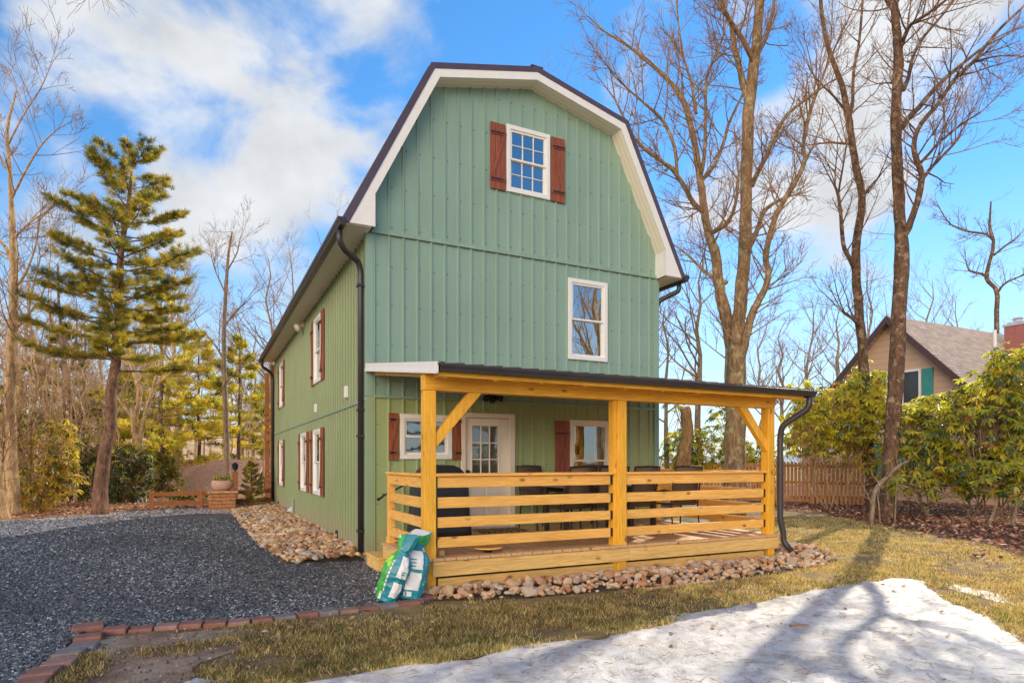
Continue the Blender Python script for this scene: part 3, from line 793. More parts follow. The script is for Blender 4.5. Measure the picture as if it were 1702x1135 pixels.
# interior shell so windows look into dim rooms
mb = MB()
for z in (.40, 2.52, 5.02): mb.box(.08, WID - .08, YW + .12, YB - .1, z - .01, z + .01)
mb.box(.08, WID - .08, YW + 3.2, YW + 3.25, .42, 2.5); mb.box(.08, WID - .08, YW + 2.6, YW + 2.65, 2.54, 5.0); mb.box(1.6, WID - 1.6, YW + 2.6, YW + 2.65, 5.04, 7.3)
mb.box(2.2, 2.25, YW + 3.3, YB - .2, .42, 2.5); mb.box(2.2, 2.25, YW + 2.7, YB - .2, 2.54, 5.0)
mb.build('interior_wall', M_INT, HOUSE)
# belts, corners and base trim
mb = MB(); mbox(mb, F, .0, WID, .0, .034, 5.0, 5.055); mbox(mb, F, .0, WID, .034, .044, 4.99, 5.012); mb.build('belt_trim', M_TRIMG, HOUSE, bevel=.006)
mb = MB(); mbox(mb, F, .09, WID - .09, .0, .034, 2.485, 2.53); mb.build('belt_trim', M_TRIMG, HOUSE, bevel=.006)
mb = MB(); mbox(mb, Lm, YW, YB, .0, .034, 2.43, 2.475); mb.build('belt_trim', M_TRIMG, HOUSE, bevel=.006)
for za, zb_, m_ in ((2.506, 4.985, M_GREEN), (.0, 2.504, metal_paint('green_metal_corner_bounce', (.28, .39, .24)))):  # lower trim: bounce light tinted into the green, to meet the porch wall
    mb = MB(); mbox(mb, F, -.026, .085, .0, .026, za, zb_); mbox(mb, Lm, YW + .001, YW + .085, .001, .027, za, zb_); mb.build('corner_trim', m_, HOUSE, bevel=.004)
mb = MB(); mbox(mb, F, WID - .085, WID + .026, .0, .026, .0, 4.985); mb.build('corner_trim', M_GREEN, HOUSE, bevel=.004)

# roof: slabs, ribs, rake trim, fascia, soffit
Y0, Y1 = 2.43, YB + .33
INN = [(.04, 4.94 + 1.985 * .261), (1.057, 7.477), (WID / 2, 7.894), (WID - 1.057, 7.477), (WID - .04, 4.94 + 1.985 * .261)]
mb = MB()
for i in range(4):
    (ax, az), (bx, bz) = OUT[i], OUT[i + 1]
    nx, nz = -(bz - az), bx - ax; L_ = math.hypot(nx, nz); nx /= L_; nz /= L_
    mb.prism([(ax, Y0, az), (bx, Y0, bz), (bx - nx * .03, Y0, bz - nz * .03), (ax - nx * .03, Y0, az - nz * .03)], (0, Y1 - Y0, 0))
    if i == 0:
        y = Y0 + .12
        while y < Y1:
            mb.beam((ax + nx * .008, y, az + nz * .008), (bx + nx * .008, y, bz + nz * .008), .035, .022, 0, Vector((nx, 0, nz))); y += .2286
mb.beam((WID / 2, Y0 - .01, 8.115), (WID / 2, Y1, 8.115), .22, .02)
mb.build('roof', M_ROOF, HOUSE)
def offs(d):  # profile offset inwards by d
    s1 = 1.985; dx = d * .8926; dz = -d * .45
    zl = lambda x: 5.03 + dz + s1 * (x + .40 - dx)
    v = d * 1.029; zt = lambda x: 7.65 - v + .2426 * (x - .92)
    xk = (7.65 - v - .2426 * .92 - 5.03 - dz + s1 * (dx - .40)) / (s1 - .2426)
    return zl, (xk, zt(xk)), zt(WID / 2)
def rake(d0, d1, ya, yb, zb, mat, name):
    zl0, k0, p0 = offs(d0); zl1, k1, p1 = offs(d1)
    xb0 = k0[0] - (k0[1] - zb) / 1.985; xb1 = k1[0] - (k1[1] - zb) / 1.985
    mb = MB()
    mir = lambda q: (WID - q[0], q[1])
    A = [(xb0, zb), k0, (WID / 2, p0)]; B = [(xb1, zb), k1, (WID / 2, p1)]
    for s in (0, 1):
        a = [mir(q) if s else q for q in A]; b = [mir(q) if s else q for q in B]
        for i in range(2):
            pts = [(a[i][0], ya, a[i][1]), (a[i + 1][0], ya, a[i + 1][1]), (b[i + 1][0], ya, b[i + 1][1]), (b[i][0], ya, b[i][1])]
            mb.prism(pts if not s else pts[::-1], (0, yb - ya, 0))
    return mb.build(name, mat, HOUSE)
rake(-.012, .075, Y0 - .012, Y0 + .03, 4.99, M_RAKE, 'rake_trim')
rake(.0751, .20, Y0 - .002, Y0 + .028, 4.99, M_WHITE, 'rake_fascia')
for s in (0, 1):
    pts = [(-.315, 4.985), (.045, 4.985), (.045, 5.455), (-.09, 5.20)]
    zl1, k1, _ = offs(.075); xb = k1[0] - (k1[1] - 4.985) / 1.985; zl2, k2, _ = offs(.19)
    pts = [(xb + .004, 4.985), (.045, 4.985), (.045, k2[1] - (k2[0] - .045) * 1.985 + .03), (xb + .06, 5.08)]
    P3 = [((WID - x) if s else x, Y0 - .005, z) for x, z in pts]
    mb = MB(); mb.prism(P3 if not s else P3[::-1], (0, .03, 0)); 
    xs_ = (WID - .045) if s else .045
    q = [(xs_, Y0 + .02, 4.985), (xs_, YW + .03, 4.985), (xs_, YW + .03, 5.455), (xs_, Y0 + .02, 5.455)]; mb.poly(q if not s else q[::-1])
    mb.build('eave_end_cap', M_WHITE, HOUSE)
mb = MB()
pf = INN
for i in range(4):
    (ax, az), (bx, bz) = pf[i], pf[i + 1]
    mb.poly([(ax, Y0 + .026, az), (ax, YW + .03, az), (bx, YW + .03, bz), (bx, Y0 + .026, bz)])
mb.build('gable_soffit', M_SOFF, HOUSE)
for s in (0, 1):
    mb = MB(); x0, x1 = (-.385, .0) if not s else (WID, WID + .385)
    mb.box(x0, x1, Y0 + .03, Y1 - .02, 4.975, 4.985); mb.box(x0 if not s else x1 - .01, x0 + .01 if not s else x1, Y0 + .03, Y1 - .02, 4.985, 5.06)
    mb.build('eave_soffit', M_SOFF, HOUSE)
    mb = MB(); q = [(-.39, 5.045), (-.51, 5.045), (-.51, 5.0), (-.485, 4.955), (-.475, 4.925), (-.39, 4.925)]
    q = [((WID - x) if s else x, Y0 - .03, z) for x, z in q]
    mb.prism(q[::-1] if not s else q, (0, Y1 - Y0 + .05, 0)); mb.build('eave_gutter', M_DARK, HOUSE, bevel=.006)

def downspout(pts, r=.042, brackets=()):
    P = [Vector(p) for p in pts]; mb = MB(); n = 12; out = []
    # rounded-rectangle section: a tube with softened corners
    sm = [P[0]]
    for i in range(1, len(P) - 1):
        a, b, c = P[i - 1], P[i], P[i + 1]; k = min(.10, (a - b).length * .4, (c - b).length * .4)
        p0 = b + (a - b).normalized() * k; p1 = b + (c - b).normalized() * k
        for t in (0, .33, .67, 1): sm.append((p0 * (1 - t) + b * t) * (1 - t) + (b * (1 - t) + p1 * t) * t)
    sm.append(P[-1])
    mb.tube(sm, [r] * len(sm), 10)
    o = mb.build('downspout', M_DARK, HOUSE, smooth=True)
    for (x, y, z) in brackets:
        mb = MB(); mb.box(x - r - .014, x + r + .014, y - r - .014, y + r + .014, z - .018, z + .018); mb.build('bracket', M_DARK, o)
    return o
downspout([(-.44, 2.62, 4.93), (-.44, 2.62, 4.76), (-.36, 2.68, 4.66), (-.12, 2.82, 4.56), (-.075, 2.85, 4.42), (-.075, 2.85, .12)], .045, [(-.075, 2.85, z) for z in (4.2, 2.3, 1.9, .45)])
downspout([(-.44, 15.9, 4.93), (-.44, 15.9, 4.72), (-.12, 16.1, 4.55), (-.075, 16.15, 4.4), (-.075, 16.15, .05)], .05)
downspout([(WID + .44, 2.62, 4.93), (WID + .44, 2.62, 4.80), (WID + .12, 2.8, 4.62), (WID + .075, 2.85, 4.5), (WID + .075, 2.85, .1)], .045)

# windows, shutters
def window(M, o, cols=0, rows=0, glassm=M_GLASS, fmat=M_WHITE, rail=.5, label=None, hor=False):
    u0, u1, z0, z1 = o; fw = .062; mb = MB()
    mbox(mb, M, u0 - .012, u0 + fw, -.05, .045, z0 - .012, z1 + .012); mbox(mb, M, u1 - fw, u1 + .012, -.05, .045, z0 - .012, z1 + .012)
    mbox(mb, M, u0 + fw, u1 - fw, -.05, .0445, z1 - fw, z1 + .0115); mbox(mb, M, u0 + fw, u1 - fw, -.05, .050, z0 - .0115, z0 + fw)
    w_ = mb.build('window', fmat, HOUSE, bevel=.006)
    if label: w_['label'] = label
    zm = z0 + (z1 - z0) * rail; a0, a1 = u0 + fw, u1 - fw
    for nm, (p, q), d in (('upper_sash', (zm - .015, z1 - fw), .008), ('lower_sash', (z0 + fw, zm + .015), -.016)):
        mb = MB(); s = .034
        mbox(mb, M, a0, a0 + s, d - .016, d + .016, p, q); mbox(mb, M, a1 - s, a1, d - .016, d + .016, p, q)
        mbox(mb, M, a0 + s, a1 - s, d - .0155, d + .0155, q - s, q); mbox(mb, M, a0 + s, a1 - s, d - .0155, d + .0155, p, p + s)
        if cols:
            for i in range(1, cols):
                u = a0 + s + (a1 - a0 - 2 * s) * i / cols; mbox(mb, M, u - .007, u + .007, d - .004, d + .010, p + s, q - s)
            for i in range(1, rows):
                z = p + s + (q - p - 2 * s) * i / rows; mbox(mb, M, a0 + s, a1 - s, d - .0035, d + .0095, z - .007, z + .007)
        mb.build('sash', fmat, w_, bevel=.003)
        mb = MB(); mb.poly([M(a0 + .01, d - .006, p + .01), M(a1 - .01, d - .006, p + .01), M(a1 - .01, d - .006, q - .01), M(a0 + .01, d - .006, q - .01)])
        mb.build('pane', glassm, w_)
    return w_
def shutter(M, u0, u1, z0, z1, planks=3, diag=1, lift=.024):
    mb = MB(); g = .006; wd = (u1 - u0) / planks
    for i in range(planks):
        mbox(mb, M, u0 + i * wd + g / 2, u0 + (i + 1) * wd - g / 2, lift, lift + .02, z0, z1)
    hh = z1 - z0; b0 = z0 + hh * .12; b1 = z0 + hh * .82
    for z in (b0, b1): mbox(mb, M, u0 + .003, u1 - .003, lift + .0205, lift + .038, z, z + .065)
    a = M(u0 + .03, lift + .028, b0 + .065) if diag > 0 else M(u1 - .03, lift + .028, b0 + .065)
    b = M(u1 - .03, lift + .028, b1) if diag > 0 else M(u0 + .03, lift + .028, b1)
    nrm = Vector(M(0, 1, 0)) - Vector(M(0, 0, 0))
    mb.beam(a, b, .042, .015, 0, nrm)
    o = mb.build('shutter', M_SHUT['Z'], HOUSE, bevel=.003)
    for z in (b0 + .032, b1 + .032):
        mb = MB(); mbox(mb, M, u0 + .02 * (diag < 0) + .01, u1 - .04, lift + .0385, lift + .044, z - .012, z + .012)
        c = Vector(M(u1 - .04 if diag < 0 else u0 + .04, lift + .044, z)); mb.tube([c, c + nrm * .008], [.018, .014], 10)
        t = Vector(M(u0 + (u1 - u0) * .55, lift + .040, z)); mb.prism([t + Vector(M(-.03, 0, -.022)) - Vector(M(0, 0, 0)), t + Vector(M(.045, 0, 0)) - Vector(M(0, 0, 0)), t + Vector(M(-.03, 0, .022)) - Vector(M(0, 0, 0))], nrm * .005)
        mb.build('strap_hinge', M_BLACK, o)
    return o
window(F, GW, 3, 2, label='white six over six window high in the gable'); shutter(F, 2.03, 2.315, 6.05, 7.155, 3, 1); shutter(F, 3.19, 3.47, 6.05, 7.17, 3, -1)
window(F, SW, label='white one over one window without shutters above the porch roof')
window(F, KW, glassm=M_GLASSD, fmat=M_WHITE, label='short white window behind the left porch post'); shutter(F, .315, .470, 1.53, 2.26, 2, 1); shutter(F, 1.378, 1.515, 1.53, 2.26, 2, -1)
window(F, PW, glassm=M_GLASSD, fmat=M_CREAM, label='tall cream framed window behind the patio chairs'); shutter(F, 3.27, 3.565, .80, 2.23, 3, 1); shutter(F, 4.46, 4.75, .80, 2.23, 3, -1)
for o in (W1, W2, W3, W4, W5):
    window(Lm, o); shutter(Lm, o[0] - .37, o[0] - .025, o[2] - .02, o[3] + .02, 3, -1); shutter(Lm, o[1] + .025, o[1] + .37, o[2] - .02, o[3] + .02, 3, 1)
# curtains and blinds just behind the glass
mb = MB()
def drape(u0, u1, z0, z1, dd, M=F):
    n_ = 14; b = len(mb.v)
    for i in range(n_ + 1):
        u = u0 + (u1 - u0) * i / n_; d = -dd - .025 * sin(i * 1.9)
        mb.v += [M(u, d, z0), M(u, d, z1)]
    for i in range(n_): mb.face((b + 2 * i, b + 2 * i + 2, b + 2 * i + 3, b + 2 * i + 1))
drape(3.62, 3.85, 3.4, 4.08, .22); drape(4.18, 4.33, 3.4, 4.08, .22); drape(3.62, 3.78, .9, 2.2, .2); drape(4.25, 4.42, .9, 2.2, .2)
for o in (W4, W5, W3): drape(o[0] + .05, o[1] - .05, o[2] + .05, o[2] + .72, .16, Lm)
drape(2.38, 2.55, 6.42, 6.62, .12)
mb.build('curtain', M_CURT, HOUSE)

# door
mb = MB(); u0, u1, z0, z1 = DO
mbox(mb, F, u0 - .03, u0 + .045, -.06, .05, z0, z1 + .03); mbox(mb, F, u1 - .075, u1 + .03, -.06, .05, z0, z1 + .03); mbox(mb, F, u0 + .045, u1 - .075, -.06, .0495, z1 - .05, z1 + .0295)
mb.build('door_frame', M_CREAM, HOUSE, bevel=.006)
s0, s1 = u0 + .05, u1 - .08; gl = (1.72, 2.195, 1.27, 2.10)
mb = MB()
mbox(mb, F, s0, gl[0], -.045, .0, z0 + .02, z1 - .055); mbox(mb, F, gl[1], s1, -.045, .0, z0 + .02, z1 - .055)
mbox(mb, F, gl[0], gl[1], -.045, -.0005, gl[3], z1 - .055); mbox(mb, F, gl[0], gl[1], -.045, -.0005, z0 + .02, gl[2])
for i in (0, 1):
    a = gl[0] + .0 + i * .26; mbox(mb, F, a, a + .21, -.01, .008, z0 + .16, gl[2] - .12)
for (a, b, c, d) in ((gl[0] - .02, gl[1] + .02, gl[3] - .0, gl[3] + .02), (gl[0] - .02, gl[1] + .02, gl[2] - .02, gl[2])): mbox(mb, F, a, b, -.002, .012, c, d)
for (a, b) in ((gl[0] - .02, gl[0]), (gl[1], gl[1] + .02)): mbox(mb, F, a, b, -.002, .0115, gl[2], gl[3])
for i in (1, 2):
    u = gl[0] + (gl[1] - gl[0]) * i / 3; mbox(mb, F, u - .009, u + .009, -.02, .006, gl[2], gl[3])
    z = gl[2] + (gl[3] - gl[2]) * i / 3; mbox(mb, F, gl[0], gl[1], -.0195, .0055, z - .009, z + .009)
door = mb.build('door', M_DOORW, HOUSE, bevel=.003); door['label'] = 'white door with nine panes and a dark knob'
mb = MB(); mb.poly([F(gl[0], -.014, gl[2]), F(gl[1], -.014, gl[2]), F(gl[1], -.014, gl[3]), F(gl[0], -.014, gl[3])]); mb.build('pane', glass('door_glass', .14, (.75, .75, .72)), door)
mb = MB()
for i in range(32):
    z = gl[2] + (gl[3] - gl[2]) * i / 32; a = F(gl[0], -.05, z); b = F(gl[1], -.035, z + .016); mb.poly([(a[0], a[1], a[2]), (b[0], a[1], a[2]), (b[0], b[1], b[2]), (a[0], b[1], b[2])])
mbox(mb, F, gl[0] - .02, gl[1] + .02, -.075, -.07, gl[2] - .02, gl[3] + .02)
mb.build('blind', M_BLIND, door)
mb = MB(); c = Vector(F(1.635, 0, 1.345)); nrm = Vector((0, -1, 0)); mb.tube([c, c + nrm * .012, c + nrm * .02, c + nrm * .05, c + nrm * .075], [.032, .032, .012, .03, .02], 14); mb.build('knob', M_BLACK, door, smooth=True)
mb = MB(); mbox(mb, F, u0 - .03, u1 + .03, .0, .07, z0 + .001, z0 + .022); mb.build('threshold', M_GREYM, HOUSE)

# fittings on the walls
mb = MB(); c = Vector((2.06, 2.70, 2.60)); mb.box(c.x - .06, c.x + .06, YW - .05, YW - .02, 2.54, 2.66)
fl = mb.build('flood_light', M_BLACK, HOUSE)
for sx in (-1, 1):
    mb = MB(); a = Vector((2.06 + .06 * sx, YW - .06, 2.575)); d = Vector((.75 * sx, -.6, -.25)).normalized(); mb.tube([a - d * .02, a + d * .02, a + d * .10, a + d * .12], [.02, .03, .052, .055], 12); mb.build('lamp_head', M_BLACK, fl, smooth=True)
mb = MB(); mb.lathe([(.01, 0), (.045, .02), (.05, .05), (.02, .09)], (2.06, YW - .07, 2.475), 12); mb.build('sensor', M_BLACK, fl, smooth=True)
mb = MB(); a = Vector((-.02, 9.3, 4.85)); mb.box(-.06, .0, 9.2, 9.4, 4.80, 4.94); d = Vector((-.7, -.25, -.35)).normalized()
mb.tube([a, a + d * .05, a + d * .16, a + d * .2], [.04, .06, .10, .105], 14); mb.build('wall_light', M_CREAM, HOUSE, smooth=True)
for (y, z, wy, wz, nm) in ((4.17, 2.71, .06, .10, 'outlet_cover'), (7.4, 2.68, .04, .09, 'outlet_cover')):
    mb = MB(); mb.box(-.055, .0, y - wy, y + wy, z - wz, z + wz); mb.build(nm, M_WHITE, HOUSE, bevel=.008)
mb = MB(); mb.prism([(-.02, 11.5, .26), (-.02, 11.5, .10), (-.15, 11.5, .12)], (0, .24, 0)); mb.build('dryer_vent', M_WHITE, HOUSE)
mb = MB(); mb.tube([(-.06, 10.9, .0), (-.06, 10.9, .50), (-.02, 10.9, .52)], [.03] * 3, 10); mb.build('standpipe', M_TRIMG, HOUSE)
for (y, m_) in ((5.05, M_BLACK), (14.9, M_BLACK)):
    mb = MB(); mb.box(-.028, .0, y - .10, y + .10, .08, .24); mb.build('foundation_vent', m_, HOUSE)
mb = MB(); mb.box(-.035, .0, 3.7, 4.1, .06, .18); mb.build('foundation_vent', M_GREYM, HOUSE)
# rear deck glimpsed past the far corner
mb = MB()
for (x, y) in ((-.02, 16.75), (-.02, 18.9)): mb.box(x - .07, x + .07, y - .07, y + .07, 0, 4.9)
mb.build('rear_deck_post', M_REDZ, HOUSE)
mb = MB(); mb.box(-.06, 3.0, 16.36, 19.0, 2.28, 2.50); mb.box(-.06, 3.0, 16.36, 19.0, .1, .42)
mb.build('rear_deck', M_REDW, HOUSE)
mb = MB()
for zb in (.42, 2.5):
    for k in range(4): mb.box(-.05, -.01, 16.36, 18.9, zb + .15 + k * .22, zb + .28 + k * .22)
mb.build('rear_railing', M_REDW, HOUSE)

# ------------------------------------------------------------------ porch (part of the house)
DZ = .41
mb = MB(); k = 0; x = -.055
while x < 5.62:
    w_ = min(.138, 5.63 - x); e = rng.uniform(-.006, .006)
    mb.box(x, x + w_ - .006, -.055 + e, 2.70 if x > .25 else 1.68, DZ - .036, DZ + rng.uniform(-.002, .001)); x += .142
mb.build('porch_deck', M_DECK, HOUSE, bevel=.003)
def board(name, axis, a, b, c, mats, bev=.005, parent=HOUSE):
    mb = MB(); mb.box(a[0], a[1], b[0], b[1], c[0], c[1]); return mb.build(name, mats[axis], parent, bevel=bev)
board('rim_joist', 'X', (.085, 2.82), (-.047, -.005), (.20, DZ - .042), M_RIM); board('rim_joist', 'X', (2.824, 5.60), (-.047, -.005), (.20, DZ - .042), M_RIM)
board('rim_joist', 'X', (-.044, .27), (1.62, 1.66), (.20, DZ - .043), M_RIM); board('rim_joist', 'Y', (.275, .31), (1.66, 2.70), (.02, DZ - .042), M_RIM); board('rim_joist', 'Y', (-.045, -.003), (.15, 1.615), (.20, DZ - .042), M_RIM); board('rim_joist', 'Y', (5.57, 5.612), (-.004, 2.70), (.20, DZ - .042), M_RIM)
board('skirt_board', 'X', (.175, 2.63), (.03, .065), (.02, .165), M_RIM); board('skirt_board', 'X', (2.83, 5.38), (.03, .065), (.02, .165), M_RIM)
board('skirt_board', 'Y', (.02, .055), (.17, 1.6), (.02, .165), M_RIM)
mb = MB(); mb.box(.2, 5.5, .3, .32, .0, DZ - .05); mb.build('under_deck_shade', M_BLACK, HOUSE)  # added black sheet, stands in for the shade below the boards
for (x0, x1) in ((.0, .14), (2.665, 2.805), (5.43, 5.57)):
    board('porch_post', 'Z', (x0, x1), (.0, .14), (.0, 2.318), M_POST, .008)
for (x0, x1) in ((2.615, 2.6645),): board('porch_post', 'Z', (x0, x1), (.03, .15), (.0, 2.318), M_POST, .006)
board('porch_beam', 'X', (-.003, 5.573), (-.004, .06), (2.32, 2.505), M_POST, .006); board('porch_beam', 'X', (-.002, 5.572), (.062, .142), (2.32, 2.505), M_POST, .006)
for (a, b) in (((.14, 1.66), (.72, 2.32)), ((5.43, 1.66), (4.86, 2.32))):
    mb = MB(); s = 1 if a[0] < 1 else -1
    pts = [(a[0], .02, a[1]), (a[0], .02, a[1] + .17), (b[0] - s * .165, .02, b[1]), (b[0], .02, b[1])]
    mb.prism(pts if s > 0 else pts[::-1], (0, .09, 0)); mb.build('knee_brace', M_POST['Z'], HOUSE, bevel=.006)
# rails
RB = [(.795, .925), (.560, .685), (.335, .455), (.105, .225)]
def bracket(p, x0, x1, y0, y1, z0, z1):
    mb = MB(); mb.box(x0, x1, y0, y1, z0, z1); mb.build('bracket', M_BLACK, p)
for (x0, x1) in ((.172, 2.575), (2.835, 5.385)):
    for (a, b) in RB:
        e = rng.uniform(-.003, .003)
        o = board('rail_board', 'X', (x0, x1), (.045 + e, .083 + e), (DZ + a, DZ + b), M_RAIL)
        bracket(o, x0 - .03, x0 - .002, .05, .09, DZ + a + .006, DZ + b - .004); bracket(o, x1 + .002, x1 + .042, .05, .09, DZ + a + .006, DZ + b - .004)
    board('rail_cap', 'X', (x0 - .03, x1 + .045), (.0, .135), (DZ + .928, DZ + .962), M_RAIL)
board('rail_post', 'Z', (-.0, .09), (1.52, 1.61), (DZ, DZ + .927), M_RAIL); board('rail_post', 'Z', (.155, .20), (.165, .255), (DZ, DZ + .79), M_RAIL)
for (a, b) in RB:
    board('rail_board', 'Y', (.012, .05), (.15, 1.51), (DZ + a, DZ + b), M_RAIL)
    board('rail_board', 'Y', (5.50, 5.538), (.15, 2.58), (DZ + a, DZ + b), M_RAIL)
board('rail_cap', 'Y', (-.02, .115), (.142, 1.63), (DZ + .928, DZ + .962), M_RAIL); board('rail_cap', 'Y', (5.45, 5.59), (.142, 2.66), (DZ + .928, DZ + .962), M_RAIL)
board('rail_post', 'Z', (5.43, 5.52), (2.58, 2.67), (DZ, DZ + .925), M_RAIL)
# steps at the left end
mb = MB(); mb.box(-.12, .27, 1.67, 2.32, .16, .20); mb.box(-.11, -.07, 1.69, 2.30, .0, .158); mb.box(-.07, .26, 1.69, 1.73, .0, .158)
mb.build('porch_step', M_RIM['Y'], HOUSE, bevel=.004)
mb = MB(); a = at(629, 830, 9.35); b = at(640, 822, 9.3); c = at(672, 806, 9.25); mb.tube([a + Vector((-.02, 0, .015)), a, b, c], [.02, .022, .014, .014], 8); mb.tube([b, b + Vector((0, .12, 0))], [.014, .014], 6)
mb.build('handrail', M_BLACK, HOUSE, smooth=True)
# roof over the porch
XL, XR = -.01, 5.85
def rz(y): return 2.560 + (y + .45) * (2.985 - 2.560) / 3.18
mb = MB(); mb.prism([(XL, -.47, rz(-.47) - .015), (XL, YW - .03, rz(YW - .03) - .015), (XL, YW - .03, rz(YW - .03)), (XL, -.47, rz(-.47))], (XR - XL, 0, 0))
x = XL + .06
while x < XR:
    mb.beam((x, -.475, rz(-.475) + .008), (x, YW - .04, rz(YW - .04) + .008), .04, .020); x += .2286
mb.build('porch_roof', M_ROOF, HOUSE)
mb = MB(); y = -.2
x = .12
while x < 5.75:
    mb.beam((x, -.36, rz(-.36) - .09), (x, YW - .03, rz(YW - .03) - .09), .04, .13); x += .60
mb.build('rafter', M_RAIL['Y'], HOUSE)
mb = MB(); mb.poly([(XL + .03, -.36, rz(-.36) - .018), (XR - .03, -.36, rz(-.36) - .018), (XR - .03, YW - .03, rz(YW - .03) - .018), (XL + .03, YW - .03, rz(YW - .03) - .018)]); mb.build('roof_sheathing', M_RAIL['X'], HOUSE)
board('sub_fascia', 'X', (.03, 5.74), (-.378, -.34), (2.43, 2.54), M_POST)
for (x0, x1, m_) in ((XL - .03, XL + .012, M_WHITE), (XR - .012, XR + .02, M_DARK)):
    mb = MB(); mb.prism([(x0, -.46, rz(-.46) - .10), (x0, YW - .028, rz(YW) - .095), (x0, YW - .028, rz(YW) + .012), (x0, -.46, rz(-.46) + .012)], (x1 - x0, 0, 0))
    mb.prism([(x0 - .012, -.45, rz(-.45) - .115), (x0 - .012, YW - .03, rz(YW) - .11), (x0 - .012, YW - .03, rz(YW) - .075), (x0 - .012, -.45, rz(-.45) - .08)], (.05, 0, 0))
    mb.build('roof_edge_trim', m_, HOUSE)
mb = MB(); q = [(-.383, 2.552), (-.505, 2.552), (-.505, 2.53), (-.485, 2.50), (-.475, 2.472), (-.383, 2.472)]
mb.prism([(XL + .03, y, z) for y, z in q], (XR - XL - .0, 0, 0)); mb.build('porch_gutter', M_DARK, HOUSE, bevel=.005)
downspout([(5.80, -.43, 2.49), (5.80, -.42, 2.30), (5.60, -.11, 2.05), (5.60, -.075, 1.90), (5.60, -.075, .62), (5.64, -.10, .44), (5.64, -.10, .30), (5.70, -.20, .16)], .046)

# ------------------------------------------------------------------ things on and by the porch
M_COVER = plain('grill_cover', (.030, .032, .042), .38, var=.3, scale=3)
def loft(rings, closed_top=True):
    mb = MB(); n = len(rings[0])
    for r in rings: mb.v += [tuple(p) for p in r]
    for i in range(len(rings) - 1):
        for j in range(n):
            j2 = (j + 1) % n; mb.face((i * n + j, i * n + j2, (i + 1) * n + j2, (i + 1) * n + j))
    mb.face(range((len(rings) - 1) * n, len(rings) * n)); mb.face(reversed(range(n))); return mb
def sup(cx, cy, z, a, b, n=40, e=.45, f=None):
    out = []
    for j in range(n):
        t = 2 * pi * j / n; c, s = cos(t), sin(t)
        x = a * math.copysign(abs(c) ** e, c); y = b * math.copysign(abs(s) ** e, s)
        k = 1 + (f(t, z) if f else 0)
        out.append((cx + x * k, cy + y * k, z))
    return out
gc = Vector((.80, 1.72, DZ))
gr = thing('covered_grill', gc, 'barbecue grill under a dark navy fabric cover at the left of the porch', 'grill')
fold = lambda t, z: .035 * sin(t * 11 + z * 3) * max(0, (1.35 - z)) + .02 * sin(t * 5 + 1)
R_ = [(.46, .43, .30), (.55, .43, .29), (.75, .41, .28), (.95, .40, .27), (1.10, .40, .27), (1.20, .39, .26), (1.28, .36, .23), (1.36, .33, .21), (1.42, .28, .17), (1.455, .20, .11), (1.465, .06, .04)]
loft([sup(gc.x, gc.y, z, a, b, f=fold) for z, a, b in R_]).build('cover', M_COVER, gr, smooth=True)
for sx in (-1, 1):
    for sy in (-1, 1):
        mb = MB(); mb.box(gc.x + sx * .30 - .02, gc.x + sx * .30 + .02, gc.y + sy * .2 - .02, gc.y + sy * .2 + .02, DZ + .002, .60); mb.build('leg', M_BLACK, gr)

M_SLING = plain('sling_fabric', (.115, .075, .052), .8, var=.15, scale=60)
M_CFR = plain('chair_frame', (.035, .024, .018), .4)
def chair(x, y, rot, label):
    t = thing('patio_chair', (x, y, DZ), label, 'chair', 'patio chairs around the porch table')
    R = Matrix.Translation((x, y, DZ)) @ Matrix.Rotation(rot, 4, 'Z')
    V = lambda a, b, c: R @ Vector((a, b, c))
    W_ = .235
    mb = MB(); n_ = 7; pr = [(.20, .44), (.08, .425), (-.06, .42), (-.20, .425), (-.25, .47)]
    for i in range(len(pr)): mb.v += [tuple(V(-W_ + .02, pr[i][0], pr[i][1])), tuple(V(W_ - .02, pr[i][0], pr[i][1]))]
    for i in range(len(pr) - 1): mb.face((2 * i, 2 * i + 1, 2 * i + 3, 2 * i + 2))
    s_ = mb.build('seat', M_SLING, t, smooth=True); sd_ = s_.modifiers.new('thick', 'SOLIDIFY'); sd_.thickness = .012
    mb = MB(); pr = [(-.245, .46), (-.275, .60), (-.30, .75), (-.335, .90), (-.365, 1.02)]
    for i in range(len(pr)): mb.v += [tuple(V(-W_ + .025, pr[i][0], pr[i][1])), tuple(V(0, pr[i][0] - .025, pr[i][1])), tuple(V(W_ - .025, pr[i][0], pr[i][1]))]
    for i in range(len(pr) - 1):
        for k in (0, 1): mb.face((3 * i + k, 3 * i + k + 1, 3 * i + k + 4, 3 * i + k + 3))
    s_ = mb.build('backrest', M_SLING, t, smooth=True); sd_ = s_.modifiers.new('thick', 'SOLIDIFY'); sd_.thickness = .012
    mb = MB(); mb.tube([V(-W_, -.245, .46), V(-W_, -.30, .75), V(-W_, -.37, 1.03)], [.014] * 3, 6); mb.tube([V(W_, -.245, .46), V(W_, -.30, .75), V(W_, -.37, 1.03)], [.014] * 3, 6)
    mb.tube([V(-W_, -.37, 1.02), V(0, -.395, 1.03), V(W_, -.37, 1.02)], [.013] * 3, 6); mb.build('back_frame', M_CFR, t)
    for s in (-1, 1):
        mb = MB(); mb.tube([V(s * W_, .24, .0), V(s * W_, .22, .44), V(s * W_, .20, .62), V(s * W_, -.05, .65), V(s * W_, -.29, .64)], [.014, .014, .014, .018, .016], 6); mb.build('arm', M_CFR, t)
        mb = MB(); mb.tube([V(s * W_, -.24, .46), V(s * W_, -.30, .0)], [.014, .012], 6); mb.build('leg', M_CFR, t)
        mb = MB(); mb.tube([V(s * W_, .22, .43), V(s * W_, -.25, .46)], [.012, .012], 6); mb.build('side_rail', M_CFR, t)
    return t
